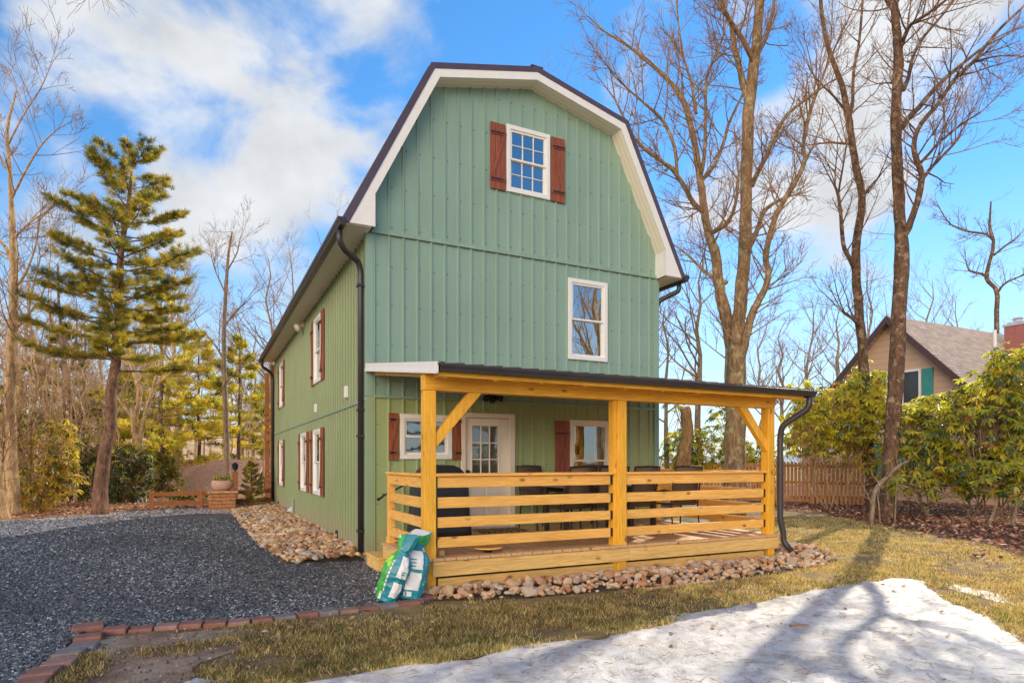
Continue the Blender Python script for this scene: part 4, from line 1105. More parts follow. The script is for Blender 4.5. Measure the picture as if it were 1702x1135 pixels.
chair(2.52, 1.02, .1, 'brown sling patio chair with its back to the yard, left of the middle porch post')
chair(3.08, .98, -.08, 'brown sling patio chair half hidden behind the middle porch post')
chair(3.62, .98, .05, 'brown sling patio chair just right of the middle porch post')
chair(4.46, .95, -.15, 'brown sling patio chair nearest the right porch post, its top catching sun')
chair(2.75, 2.25, pi + .1, 'brown patio chair across the table by the orange shutter')
chair(4.15, 2.25, pi - .1, 'brown patio chair across the table near the house corner')
t = thing('patio_table', (3.5, 1.65, DZ), 'long dark patio table between the chairs on the porch', 'table')
mb = MB(); mb.box(2.6, 4.4, 1.28, 2.0, DZ + .70, DZ + .73); mb.build('table_top', plain('table_slat', (.16, .12, .10), .5), t, bevel=.006)
for sx in (2.68, 4.32):
    for sy in (1.34, 1.94): mb = MB(); mb.box(sx - .03, sx + .03, sy - .03, sy + .03, DZ + .002, DZ + .699); mb.build('leg', M_CFR, t)
mb = MB(); mb.box(2.715, 4.285, 1.36, 1.39, DZ + .62, DZ + .69); mb.box(2.715, 4.285, 1.89, 1.92, DZ + .62, DZ + .69); mb.build('apron', M_CFR, t)

# door mat, round board, white tub
m_ = NT('coir_mat'); v_ = m_.coord((1, 1, 1)); wv = m_.N('ShaderNodeTexWave'); wv.inputs['Scale'].default_value = 3; wv.inputs['Distortion'].default_value = 6; m_.L(v_, wv.inputs['Vector'])
m_.base(m_.ramp(wv.outputs['Fac'], [(.4, (.05, .03, .02)), (.55, (.30, .19, .10))])); m_.rough(.95)
mb = MB(); mb.box(1.60, 2.38, 1.98, 2.45, DZ + .002, DZ + .02); tag(mb.build('door_mat', m_.m, bevel=.005, origin=(2, 2.2, DZ)), 'brown patterned door mat on the deck in front of the white door', 'mat')
p = Vector((.86, .16, DZ)); t = thing('round_board', p, 'round wooden disc on a small dark foot lying on the front edge of the deck', 'wooden disc')
mb = MB(); mb.lathe([(.05, .003), (.055, .03), (.04, .045)], p, 16); mb.build('foot', M_BLACK, t, smooth=False)
mb = MB(); mb.lathe([(.155, .046), (.170, .052), (.170, .060), (.165, .066), (.155, .062), (.02, .060)], p, 40); mb.build('disc', M_RAIL['X'], t)
mb = MB(); mb.lathe([(.04, 0), (.045, .04), (.03, .07)], (.24, .11, DZ + .004), 10); tag(mb.build('bark_chunk', M_BARKL, origin=(.24, .11, DZ)), 'small tan chunk of wood on the deck behind the front left post', 'wood chunk')
p = Vector((7.3, 3.6, 0)); t = thing('white_tub', p, 'white rounded tub standing on the grass beyond the right porch railing', 'tub')
mb = MB(); mb.lathe([(.24, .0), (.27, .2), (.27, .56), (.24, .62)], p, 24); mb.build('body', M_WHITE, t, smooth=True)
mb = MB(); mb.lathe([(.25, .621), (.22, .70), (.12, .76), (.02, .77)], p, 24); mb.build('lid', M_WHITE, t, smooth=True)

# bags of soil
M_BT = plain('bag_teal', (.012, .23, .30), .3, var=.2); M_BW = plain('bag_white', (.74, .74, .74), .35, var=.06); M_BG = plain('bag_green', (.05, .36, .06), .3, var=.4, scale=10); M_BL = plain('bag_lime', (.32, .62, .03), .3, var=.3)
def bag(p, rz_, lean, label, seed, kind):
    t = thing('soil_bag', p, label, 'bag', 'bags leaning on the deck corner')
    M = Matrix.Translation(p) @ Matrix.Rotation(rz_, 4, 'Z') @ Matrix.Rotation(lean[0], 4, 'X') @ Matrix.Rotation(lean[1], 4, 'Y')
    n_, rows = 72, 64; mb = MB(); N0 = Vector((seed * 7.3, 0, 0))
    H = .56
    for i in range(rows + 1):
        s = i / rows
        if s < .74:
            q = s / .74; z = q * H
            a = .145 * (min(1, .72 + .9 * q) if q < .3 else 1) * (1 - max(0, (q - .72) / .28) ** 1.6 * .62); b = .098 * (.75 + .5 * q if q < .5 else 1.0) * (1 - max(0, (q - .6) / .4) ** 1.5 * .62)
        else:
            q = (s - .74) / .26; z = H + q * .17; a = .050 + .085 * q ** .7; b = .04 * (1 - q) + .012
        for j in range(n_):
            th = 2 * pi * j / n_; c, sn = cos(th), sin(th)
            x = a * math.copysign(abs(c) ** .62, c); y = b * math.copysign(abs(sn) ** .8, sn)
            w_ = mnoise.noise(Vector((c * 2.2, sn * 2.2, z * 7)) + N0) * .012 + mnoise.noise(Vector((c * 4, sn * 4, z * 22)) + N0) * .012 + abs(mnoise.noise(Vector((c * 2, sn * 2, z * 34)) + N0)) * -.010
            x *= 1 + w_ * 7; y *= 1 + w_ * 7
            tw = 0 if s < .72 else (s - .72) * 1.2 * (1 if kind else -1)
            x, y = x * cos(tw) - y * sin(tw), x * sin(tw) + y * cos(tw)
            zz = z + (.03 * sin(c * 3 + seed) if s > .97 else 0) + (.06 * max(0, c) if s > .9 else 0) + .006 * mnoise.noise(Vector((c * 3, sn * 3, z * 9)) + N0)
            mb.v.append(tuple(M @ Vector((x, y, zz))))
    for i in range(rows):
        s = (i + .5) / rows; zf = s / .74
        for j in range(n_):
            th = ((j + .5) / n_) * 360   # 270 = front (-y)
            f = (th - 180) / 180         # 0..1 across the front when th in 180..360
            mi = 0
            if kind == 0:
                if 185 < th < 258: mi = 2 if f < .30 or zf > .75 else (3 if (zf > .66 and f < .42) else 2)
                if 185 < th < 250 and .70 < zf < .86: mi = 3
                if 282 < th < 335 and .12 < zf < .92 and not (.42 < zf < .52): mi = 1
                if 300 < th < 325 and (.56 < zf < .575 or .60 < zf < .615 or .64 < zf < .655): mi = 0
                if (262 < th < 264.5 or 268.5 < th < 271) and .16 < zf < .80 and (i % 4): mi = 1
                if 240 < th < 258 and .02 < zf < .13: mi = 1
                if 240 < th < 258 and .13 < zf < .17: mi = 3
            else:
                if 205 < th < 292 and .16 < zf < .93 and not (.50 < zf < .58): mi = 1
                if 222 < th < 270 and (.62 < zf < .638 or .68 < zf < .698 or .74 < zf < .758): mi = 0
                if 308 < th < 313 and .16 < zf < .86 and (i % 3): mi = 1
                if (232 < th < 244 or 256 < th < 272) and .05 < zf < .12: mi = 1
                if 300 < th < 330 and .93 < zf < 1.02: mi = 1
                if s > .80 and (250 < th < 330): mi = 2
                if s > .93: mi = 1
            if kind == 0 and s > .92 and th < 230 and th > 120: mi = 1
            j2 = (j + 1) % n_
            mb.face((i * n_ + j, i * n_ + j2, (i + 1) * n_ + j2, (i + 1) * n_ + j), mi)
    mb.face(range(rows * n_, (rows + 1) * n_), 1); mb.face(reversed(range(n_)), 0)
    b_ = mb.build('sack', [M_BT, M_BW, M_BG, M_BL], t, smooth=True)
    if kind == 0:
        # printed figure near the foot of the bag
        cu = bpy.data.curves.new('printed_number', 'FONT'); cu.body = '2'; cu.size = .075; cu.extrude = .0008
        tmp = bpy.data.objects.new('tmp', cu); COL.objects.link(tmp)
        dg = bpy.context.evaluated_depsgraph_get(); me = bpy.data.meshes.new_from_object(tmp.evaluated_get(dg)); bpy.data.objects.remove(tmp)
        me.materials.clear(); me.materials.append(M_BW)
        o = bpy.data.objects.new('printed_number', me); COL.objects.link(o); o.parent = t
        o.matrix_local = Matrix.Translation(p).inverted() @ M @ Matrix.Translation((-.125, -.093, .06)) @ Matrix.Rotation(radians(-32), 4, 'Z') @ Matrix.Rotation(radians(84), 4, 'X')
        ORG[o.name] = Vector(p)
    return t
bag(Vector((-.50, -.17, .02)), -.62, (radians(-6), radians(20)), 'teal and green plastic soil bag with a white panel, left one of the pair', 1, 0)
bag(Vector((-.235, -.22, .02)), -.25, (radians(-12), radians(10)), 'teal plastic soil bag with a large white panel, right one against the post', 2, 1)

# ------------------------------------------------------------------ trees
def rvec(r): return Vector((r.gauss(0, 1), r.gauss(0, 1), r.gauss(0, 1))).normalized()
def sides(r): return 10 if r > .12 else 7 if r > .05 else 5 if r > .018 else 4 if r > .008 else 3

def limb(mb, p, d, L, r0, lev, r, P):
    "recursive bare limb: P = dict(up, wander, kids, maxlev, spread, rmin)"
    n = max(3, int(L / P.get('seg', .35))); n = min(n, 9)
    pts = [Vector(p)]; d = d.normalized(); rads = [r0]; r1 = max(P['rmin'], r0 * P.get('taper', .35))
    for i in range(n):
        d = (d + rvec(r) * P['wander'] + UP * P['up']).normalized()
        pts.append(pts[-1] + d * (L / n)); rads.append(r0 + (r1 - r0) * (i + 1) / n)
    mb.tube(pts, rads, sides(r0), 1 if r0 < .02 else 0, cap=False)
    if lev >= P['maxlev']: return
    k = r.randint(*P['kids'])
    for j in range(k):
        t = r.uniform(.25, .98); i = min(n - 1, int(t * n)); f = t * n - i
        q = pts[i].lerp(pts[i + 1], f); ax = (pts[i + 1] - pts[i]).normalized()
        side = rvec(r); side = (side - ax * side.dot(ax)).normalized()
        nd = (ax * cos(P['spread']) + side * sin(P['spread']) * r.uniform(.7, 1.3))
        limb(mb, q, nd, L * r.uniform(.38, .68) * (1.05 - .35 * t), max(P['rmin'], rads[i] * r.uniform(.42, .62)), lev + 1, r, P)

TWP = dict(up=.10, wander=.17, kids=(4, 6), maxlev=3, spread=.72, rmin=.004)
def smooth_path(pts, rads, k=3, jit=0, r=rng):
    P, Rr = [], []
    n = len(pts)
    for i in range(n - 1):
        p0, p1, p2, p3 = pts[max(0, i - 1)], pts[i], pts[i + 1], pts[min(n - 1, i + 2)]
        for j in range(k):
            t = j / k
            q = .5 * ((2 * p1) + (p2 - p0) * t + (2 * p0 - 5 * p1 + 4 * p2 - p3) * t * t + (3 * p1 - p0 - 3 * p2 + p3) * t ** 3)
            if jit and (i + j): q = q + rvec(r) * jit * rads[i]
            P.append(q); Rr.append(rads[i] + (rads[i + 1] - rads[i]) * t)
    P.append(pts[-1]); Rr.append(rads[-1]); return P, Rr

def traced_tree(name, base, trunk, limbs, depth, label, mats, seed, group=None, twigs=1.0, trunk_name='trunk', tw=TWP, knots=0):
    "trunk/limbs: lists of surveyed points (px, py, width px[, depth offset])"
    r = random.Random(seed); t = thing(name, base, label, 'tree', group)
    def conv(L):
        pts, rads = [], []
        for q in L:
            d = depth + (q[3] if len(q) > 3 else 0); pts.append(at(q[0], q[1], d)); rads.append(q[2] * d / FPX / 2 / sqrt(1 + ((q[0] - HX) / FPX) ** 2))
        return smooth_path(pts, rads, 4, .10, r)
    mb = MB(); P, R_ = conv(trunk)
    if base is not None:
        P[0].z = min(P[0].z, -.05)
    mb.tube(P, R_, 16, 0, cap=True, wob=.16); mb.build(trunk_name, mats[0], t, smooth=True)
    mt = MB()
    for Lm_ in limbs:
        tone = Lm_[0] if isinstance(Lm_[0], (int, float)) else 1.0
        pts_ = Lm_[1:] if isinstance(Lm_[0], (int, float)) else Lm_
        P2, R2 = conv(pts_)
        mb = MB(); mb.tube(P2, R2, sides(R2[0]), 0, cap=True, wob=.12); mb.build('limb', mats[0], t, smooth=True)
        n = len(P2)
        for i in range(1, n - 1):
            if r.random() > .62 * twigs * tone: continue
            ax = (P2[i + 1] - P2[i - 1]).normalized(); side = rvec(r); side = (side - ax * side.dot(ax)).normalized()
            nd = ax * .55 + side * .8 + UP * .12
            k = i / n
            limb(mt, P2[i], nd, r.uniform(.7, 2.0) * (1 - .25 * k), min(R2[i] * .5, .022), 1, r, tw)
        ax = (P2[-1] - P2[-2]).normalized()
        for _ in range(2): limb(mt, P2[-1], ax + rvec(r) * .3, r.uniform(.8, 1.7), max(.006, R2[-1] * .8), 1, r, tw)
    n = len(P)
    for i in range(int(n * .35), n):
        if r.random() < .30 * twigs:
            side = rvec(r); side.z = abs(side.z) * .5; limb(mt, P[i], side, r.uniform(.5, 1.3), .010, 2, r, tw)
    if mt.v: mt.build('twigs', [mats[0], mats[1]], t)
    return t

D1 = 17.0
T1b = at(1222, 840, D1); T1b.z = 0
traced_tree('bare_tree', T1b, [(1220, 850, 44), (1221, 780, 36), (1222, 700, 33), (1224, 620, 31), (1226, 560, 24), (1231, 500, 22), (1237, 430, 21), (1240, 340, 20), (1241, 283, 20), (1244, 189, 20), (1255, 94, 18), (1261, 24, 16), (1268, -60, 14), (1272, -150, 10)],
 [[(1214, 640, 20, .2), (1214, 560, 23, .3), (1204, 517, 21, .3), (1196, 480, 19, .3), (1190, 424, 17, .4), (1178, 391, 15, .4), (1171, 349, 13, .4), (1164, 302, 12, .5), (1157, 255, 11, .5), (1147, 203, 10, .6), (1136, 170, 9, .7), (1117, 141, 7.5, .8), (1079, 104, 6, 1), (1041, 75, 4.5, 1.1), (1008, 55, 3, 1.2)],
  [(1171, 352, 9, .4), (1155, 340, 8.5, .1), (1126, 292, 7.5, -.3), (1107, 273, 7, -.5), (1074, 250, 5.5, -.8), (1051, 222, 4.5, -1), (1022, 165, 3, -1.2)],
  [(1126, 290, 6, -.3), (1121, 245, 6, -.5), (1103, 203, 5.5, -.6), (1079, 179, 4.5, -.9), (1041, 146, 3, -1.2)],
  [(1164, 302, 8, .5), (1187, 275, 7, .9), (1202, 240, 6, 1.1), (1211, 207, 5, 1.3), (1228, 170, 4, 1.5)],
  [(1157, 189, 6, .6), (1150, 140, 5, .9), (1136, 94, 4, 1.2), (1128, 40, 3, 1.4), (1122, -20, 2, 1.6)],
  [(1178, 391, 9, .4), (1196, 380, 8, .0), (1208, 372, 7, -.4), (1222, 340, 5.5, -.8), (1228, 290, 4, -1.2)],
  [(1164, 300, 7, .5), (1172, 240, 6, .2), (1174, 132, 5, -.3), (1190, 95, 4, -.6), (1202, 60, 3, -.8)],
  [(1246, 185, 12, 0), (1235, 140, 12, .1), (1230, 118, 11, .2), (1222, 85, 10, .4), (1216, 47, 8, .6), (1202, 9, 7, .8), (1190, -50, 5, 1)],
  [(1256, 112, 10, 0), (1238, 72, 9, -.3), (1220, 45, 8, -.6), (1206, 20, 7, -.9), (1192, -20, 5, -1.2)],
  [(1228, 620, 15, 0), (1237, 575, 15, -.15), (1248, 527, 14, -.3), (1260, 502, 13, -.4), (1272, 478, 12, -.5), (1277, 453, 11, -.5), (1273, 424, 11, -.5), (1286, 368, 10, -.6), (1305, 330, 9, -.7), (1328, 292, 8.5, -.8), (1338, 264, 8, -.9), (1335, 245, 7.5, -.9), (1343, 198, 6.5, -1), (1357, 156, 5.5, -1.1), (1371, 118, 4.5, -1.2), (1390, 75, 3, -1.4)],
  [(1246, 412, 9, .1), (1258, 385, 8.5, .3), (1272, 349, 7.5, .6), (1301, 330, 4.5, .9)],
  [(1249, 310, 9, 0), (1260, 285, 8.5, -.3), (1272, 264, 8, -.6), (1287, 226, 7, -.9), (1310, 189, 6, -1.2), (1353, 156, 4.5, -1.6), (1378, 138, 3, -2)],
  [(1258, 94, 8, 0), (1275, 60, 6, .4), (1284, 20, 5, .7), (1290, -40, 4, 1)],
  [(1208, 470, 8, .2), (1176, 455, 6, .6), (1150, 430, 4, .9), (1128, 412, 2.5, 1.2)]],
 D1, 'big bare tree with a lichened trunk and many forking limbs behind the porch', (M_BARK, M_TWIG), 11, twigs=1.15)

T3b = at(1478, 861, 16.8); T3b.z = 0
traced_tree('bare_tree', T3b, [(1477, 880, 36), (1479, 800, 28), (1483, 720, 27), (1488, 640, 27), (1495, 500, 26), (1499, 424, 26), (1497, 380, 21), (1494, 330, 20), (1490, 236, 19), (1490, 180, 18), (1493, 110, 17), (1491, 60, 15), (1487, 14, 13), (1482, -60, 11), (1478, -140, 8)],
 [[(1501, 395, 13, 0), (1510, 378, 13, -.2), (1525, 335, 12, -.4), (1532, 292, 11, -.6), (1520, 255, 9.5, -.7), (1522, 226, 9, -.8), (1537, 198, 8.5, -.8), (1560, 172, 8, -.9), (1584, 135, 7.5, -1), (1617, 104, 7, -1.2), (1654, 57, 6, -1.4), (1695, 17, 4, -1.6)],
  [(1500, 212, 11, 0), (1514, 192, 10, .3), (1532, 174, 9.5, .5), (1560, 141, 8.5, .8), (1598, 108, 7, 1.2), (1636, 78, 5, 1.5), (1668, 62, 3, 1.8)],
  [(1532, 300, 8, -.6), (1545, 282, 7, -.4), (1562, 264, 6, -.1), (1588, 236, 5, .2), (1600, 215, 3, .4)],
  [(1526, 275, 6.5, -.6), (1545, 255, 5.5, -.9), (1562, 236, 5, -1.1), (1598, 207, 4, -1.4), (1631, 186, 2.5, -1.6)],
  [(1495, 84, 9, 0), (1505, 58, 8, -.3), (1514, 42, 7, -.5), (1541, 24, 6, -.8), (1579, -4, 4, -1.2)],
  [(1502, 150, 7.5, 0), (1510, 130, 7, .3), (1518, 94, 6, .5), (1536, 61, 5.5, .8), (1579, 10, 4, 1.2), (1600, -30, 3, 1.4)],
  [(1488, 20, 9, 0), (1474, 0, 8, .3), (1462, -30, 6, .6)],
  [(1489, 140, 4, 0), (1475, 138, 3, .3), (1458, 140, 2, .6)],
  [(1612, 106, 4.5, -1.2), (1650, 95, 3.5, -1), (1690, 92, 2.5, -.8)]],
 16.8, 'tall dark straight trunked bare tree in front of the tan neighbour house', (M_BARKD, M_TWIG), 12, twigs=1.0)

T2b = at(1452, 830, 19); T2b.z = 0
traced_tree('bare_tree', T2b, [(1452, 850, 24), (1447, 780, 21), (1441, 720, 19), (1436, 640, 18), (1433, 570, 17), (1428, 519, 16), (1422, 424, 15), (1428, 375, 14), (1433, 330, 13), (1424, 285, 12.5), (1416, 236, 12), (1410, 195, 11.5), (1399, 141, 9.5), (1381, 94, 8), (1369, 47, 7), (1364, 0, 6), (1360, -60, 4)],
 [[(1411, 195, 7, 0), (1417, 170, 6, .3), (1419, 118, 5.5, .6), (1428, 71, 5, .8), (1434, 0, 4, 1.1), (1438, -50, 3, 1.3)],
  [(1424, 455, 9, 0), (1412, 430, 8, -.3), (1402, 405, 7.5, -.4), (1397, 349, 6.5, -.5), (1392, 320, 5.5, -.5), (1388, 311, 4, -.5)],
  [(1393, 325, 4, -.5), (1397, 300, 4, -.6), (1402, 273, 3.5, -.7), (1407, 240, 3, -.8)],
  [(1434, 330, 6, 0), (1445, 312, 5, .2), (1459, 297, 3.5, .4)],
  [(1414, 240, 5, 0), (1395, 238, 4, .4), (1371, 238, 3.2, .7), (1343, 242, 2, 1.1)],
  [(1433, 545, 8, 0), (1418, 530, 6, -.4), (1404, 520, 3.5, -.7)],
  [(1409, 190, 5, 0), (1390, 165, 4, -.4), (1365, 140, 3, -.8), (1348, 120, 2, -1)]],
 19, 'slim bare tree with a kinked trunk and broken side limb between the big trunks', (M_BARKD, M_TWIG), 13, twigs=.9)

T4b = at(1136, 835, 18); T4b.z = 0
t = thing('tree_stump', T4b, 'tall snapped off bare trunk with orange bark, behind the patio chairs', 'tree')
P, R_ = smooth_path([at(1130, 850, 18), at(1134, 770, 18), at(1142, 720, 18), at(1141, 690, 18), at(1138, 677, 18)], [.24, .20, .165, .16, .155], 4, .05)
mb = MB(); mb.tube(P, R_, 14, 0, wob=.2); mb.build('trunk', bark('orange_bark', (.15, .075, .03), (.50, .29, .12)), t, smooth=True)

# generic bare trees
def bare_tree(base, h, r0, seed, label, group=None, mats=(M_BARKG, M_TWIG), lean=(0, 0), fork=None, first=.35, P=None, name='bare_tree', kids=16, reach=.30, twl=True):
    r = random.Random(seed); t = thing(name, base, label, 'tree', group)
    P = dict(TWP, **(P or {}))
    pts = [Vector((base[0], base[1], -.05 + base[2]))]; rads = [r0 * 1.25]; n = 10
    for i in range(1, n + 1):
        f = i / n; pts.append(Vector((base[0] + lean[0] * f * h + r.gauss(0, .018) * h * f, base[1] + lean[1] * f * h + r.gauss(0, .018) * h * f, base[2] + h * f))); rads.append(r0 * (1 - f) ** .8 + .012)
    pts, rads = smooth_path(pts, rads, 2, .1, r)
    mb = MB(); mb.tube(pts, rads, sides(r0), 0, wob=.12); mb.build('trunk', mats[0], t, smooth=True)
    mb = MB(); n = len(pts)
    for k in range(kids):
        f = first + (1 - first) * (k + r.random()) / kids; i = min(n - 2, int(f * (n - 1)))
        a = r.random() * 6.28; el = r.uniform(.35, .95)
        d = Vector((cos(a) * cos(el), sin(a) * cos(el), sin(el)))
        limb(mb, pts[i], d, h * reach * r.uniform(.6, 1.15) * (1.15 - f * .6), max(.008, rads[i] * .5), 1, r, P)
    mb.build('crown', list(mats), t); return t

def B(px, depth, z=0.0):
    p = at(px, HY, depth); p.z = z; return p
# right-hand background
bare_tree(B(1391, 30), 9.0, .13, 21, 'thin grey bare tree behind the slim kinked tree', kids=14, reach=.34)
bare_tree(B(1160, 25), 9.6, .15, 22, 'grey bare tree rising behind the porch roof near the house corner', first=.45, kids=14, reach=.38)
bare_tree(B(1108, 24), 7.5, .10, 23, 'slender bare tree right beside the green house corner', kids=10, reach=.3)
bare_tree(B(1300, 36), 9.5, .14, 24, 'distant bare tree seen between the big tree and the porch post', kids=14, reach=.35)
bare_tree(B(1345, 44), 13, .16, 25, 'distant bushy bare tree right of the porch gutter', kids=18, reach=.34)
bare_tree(B(1440, 44), 15, .18, 26, 'distant bare tree behind the neighbour roof peak', kids=18, reach=.32)
bare_tree(B(1540, 50), 16, .2, 27, 'pale distant bare tree above the neighbour roof', kids=18, reach=.32)
bare_tree(B(940, 42), 27.5, .25, 28, 'bare tree top showing above the right slope of the barn roof', first=.7, kids=18, reach=.2)
bare_tree(B(1075, 34), 13, .14, 29, 'thin bare tree just right of the lower barn eave', kids=12, reach=.3)
T5b = at(1655, 700, 42); T5b.z = 0
traced_tree('bare_tree', T5b, [(1655, 790, 11), (1656, 545, 9), (1657, 486, 8), (1640, 462, 7.5), (1648, 424, 6.5), (1651, 400, 6), (1645, 377, 5), (1647, 335, 2.5)],
 [[(1658, 486, 5), (1672, 470, 4.5), (1701, 457, 3.5), (1730, 440, 3)], [(1641, 462, 6), (1633, 456, 5), (1612, 450, 3.5), (1606, 436, 2)], [(1650, 398, 6), (1642, 391, 5), (1626, 387, 4), (1607, 384, 4), (1579, 372, 3), (1564, 350, 2)], [(1652, 424, 5), (1672, 408, 4), (1690, 395, 2)]],
 42, 'small twisted bare tree above the neighbour roof beside the chimney', (M_BARKD, M_TWIG), 14, twigs=1.8)
bare_tree(B(1475, 60), 17, .2, 131, 'far pale bare tree above the left roof slope of the neighbour house', kids=20, reach=.32)
bare_tree(B(1265, 50), 13, .16, 132, 'far bare tree directly behind the lichened big tree', kids=20, reach=.32)
bare_tree(B(1590, 62), 18, .2, 133, 'far bare tree over the middle of the neighbour roof', kids=20, reach=.3)
bare_tree(B(1700, 48), 13, .16, 30, 'bare tree at the right edge behind the brick chimney', kids=14)

# left-hand bare trees
L1b = B(22, 17.5)
traced_tree('bare_tree', L1b, [(24, 868, 26), (20, 780, 22), (17, 680, 20), (19, 575, 18), (23, 490, 16), (22, 433, 14), (17, 290, 8), (12, 219, 6), (28, 150, 3)],
 [[(22, 440, 8), (8, 410, 7), (-20, 380, 5)], [(20, 330, 5), (45, 280, 4.5), (70, 240, 3.5), (96, 215, 2)], [(17, 290, 5), (-5, 250, 4), (-20, 190, 3)], [(23, 480, 6), (45, 450, 5), (62, 400, 3)], [(18, 560, 6), (40, 530, 5), (70, 490, 3), (84, 430, 2)], [(14, 240, 4), (40, 190, 3.5), (66, 150, 2.5), (80, 120, 1.5)], [(20, 400, 5), (50, 370, 4), (80, 350, 2)]],
 17.5, 'tall pale trunked bare tree near the left edge of the photo', (M_BARKL, M_TWIG), 15, twigs=1.2)
L0b = B(6, 16.5)
traced_tree('bare_tree', L0b, [(14, 882, 26), (6, 850, 18), (0, 800, 13), (3, 760, 10), (-8, 700, 9), (-6, 600, 7), (-14, 480, 5)], [[(1, 775, 6), (12, 745, 5), (18, 720, 3)], [(-8, 700, 5), (-25, 640, 4), (-30, 560, 3)]], 16.5, 'bent sunlit trunk cut by the left edge of the photo', (M_BARKL, M_TWIG), 33, twigs=3)
L2b = B(378, 25)
traced_tree('bare_tree', L2b, [(380, 830, 10), (378, 760, 9.5), (374, 660, 9), (372, 560, 7.5), (376, 480, 6), (380, 420, 4.5), (386, 385, 2.5)],
 [[(373, 600, 4), (355, 570, 3), (330, 545, 2)], [(374, 540, 4), (395, 515, 3), (412, 500, 1.5)], [(376, 490, 3.5), (360, 455, 2.5), (352, 430, 1.5)], [(378, 450, 3), (394, 420, 2.5), (398, 400, 1.5)], [(373, 640, 3), (400, 610, 2.5), (418, 600, 1.5)]],
 25, 'thin straight bare tree standing behind the stone planter', (M_BARKG, M_TWIG), 17, twigs=1.1)
L3b = B(232, 25)
traced_tree('bare_tree', L3b, [(236, 830, 15), (234, 780, 13), (230, 738, 13), (223, 707, 10), (232, 656, 9), (222, 617, 8), (205, 560, 6), (198, 500, 4)],
 [[(231, 740, 9), (240, 693, 8), (252, 655, 7), (262, 620, 6), (280, 560, 4), (290, 500, 2.5)], [(224, 700, 6), (205, 675, 5), (192, 655, 4), (175, 640, 2)], [(258, 640, 5), (285, 620, 4), (312, 600, 2)], [(228, 640, 5), (246, 600, 4), (250, 560, 2)]],
 25, 'forked sunlit bare tree just right of the big pine trunk', (M_BARKL, M_TWIGL), 18, twigs=1.0)
L4b = B(140, 27)
traced_tree('bare_tree', L4b, [(141, 835, 14), (138, 780, 13), (128, 730, 12), (118, 680, 10), (112, 630, 9), (104, 570, 7), (98, 500, 5), (96, 440, 3)],
 [[(120, 690, 6), (100, 660, 5), (80, 640, 3)], [(112, 630, 6), (124, 590, 5), (128, 540, 3)], [(106, 585, 4), (88, 545, 3), (80, 500, 2)], [(128, 730, 7), (134, 690, 6), (140, 640, 5), (142, 560, 3)]],
 27, 'leaning dark bare tree left of the big pine trunk', (M_BARKD, M_TWIG), 19, twigs=1.0)
for i, (px, d, h, r0, lab) in enumerate([(446, 36, 13.5, .14, 'bare tree with a spreading top just left of the far roof corner'), (486, 40, 15, .15, 'bare tree rising behind the left eave of the barn'), (560, 46, 20, .17, 'bare tree top behind the long left roof edge'), (60, 30, 12.5, .12, 'bare tree between the left edge trunk and the pine'),
                                   (300, 42, 15, .15, 'bare tree behind the yellow green saplings'), (420, 48, 12, .14, 'far bare tree above the brown house')]):
    bare_tree(B(px, d), h, r0, 40 + i, lab, mats=(M_BARKG, M_TWIG), kids=18, reach=.30, first=.4)
# thin saplings along the left edge, told apart by nothing
sap = None; r_ = random.Random(5)
for i, (px, d) in enumerate([(34, 20), (48, 19), (60, 21), (75, 19.5), (86, 22), (99, 20), (112, 21), (124, 23), (150, 24), (4, 21), (195, 26), (70, 24), (20, 23), (42, 25), (92, 26), (108, 23), (120, 27), (136, 25), (182, 24), (212, 28), (245, 29), (288, 29), (300, 30), (410, 29), (436, 28)]):
    lab = 'thin pale bare sapling in the thicket by the left edge'; g = 'bare saplings at the left edge'
    if i < 4: o = bare_tree(B(px, d), r_.uniform(3.2, 6.0), .035, 60 + i, lab, g, (M_BARKL, M_TWIGL), kids=8, reach=.28, name='bare_sapling', lean=(r_.uniform(-.06, .06), r_.uniform(-.06, .06))); sap = (sap or []) + [o]
    else:
        o = copy_tree(sap[i % 4]); o.location = B(px, d); o.rotation_euler.z = r_.random() * 6.28; s = r_.uniform(.8, 1.25); o.scale = (s, s, s * r_.uniform(.9, 1.15))
# far woodland behind the left side: individual bare trees sharing three shapes
far = []; r_ = random.Random(9)
spots_ = [(-20, 44), (25, 50), (70, 46), (105, 55), (135, 48), (160, 60), (185, 52), (215, 64), (245, 55), (270, 68), (325, 60), (350, 72), (385, 64), (410, 78), (435, 66), (460, 80), (-60, 50), (5, 62), (95, 70), (40, 36), (118, 38), (172, 40), (292, 46), (205, 38), (82, 34), (150, 44), (258, 42), (338, 52), (-10, 36), (18, 40), (420, 56), (372, 58), (55, 42), (130, 33), (195, 35), (222, 37), (280, 36), (402, 40), (440, 44), (-30, 40), (30, 35), (165, 46), (235, 48)]
for i, (px, d) in enumerate(spots_):
    lab = 'far bare tree in the sunlit wood behind the left side'; g = 'far bare trees on the left'
    if i < 3: o = bare_tree(B(px, d), r_.uniform(10, 13), .15, 80 + i, lab, g, (M_BARKL, M_TWIGL), kids=16, reach=.27, P=dict(rmin=.008)); far.append(o)
    else:
        o = copy_tree(far[i % 3]); o.location = B(px, d); o.rotation_euler.z = r_.random() * 6.28; s = r_.uniform(.75, 1.15); o.scale = (s, s, s)

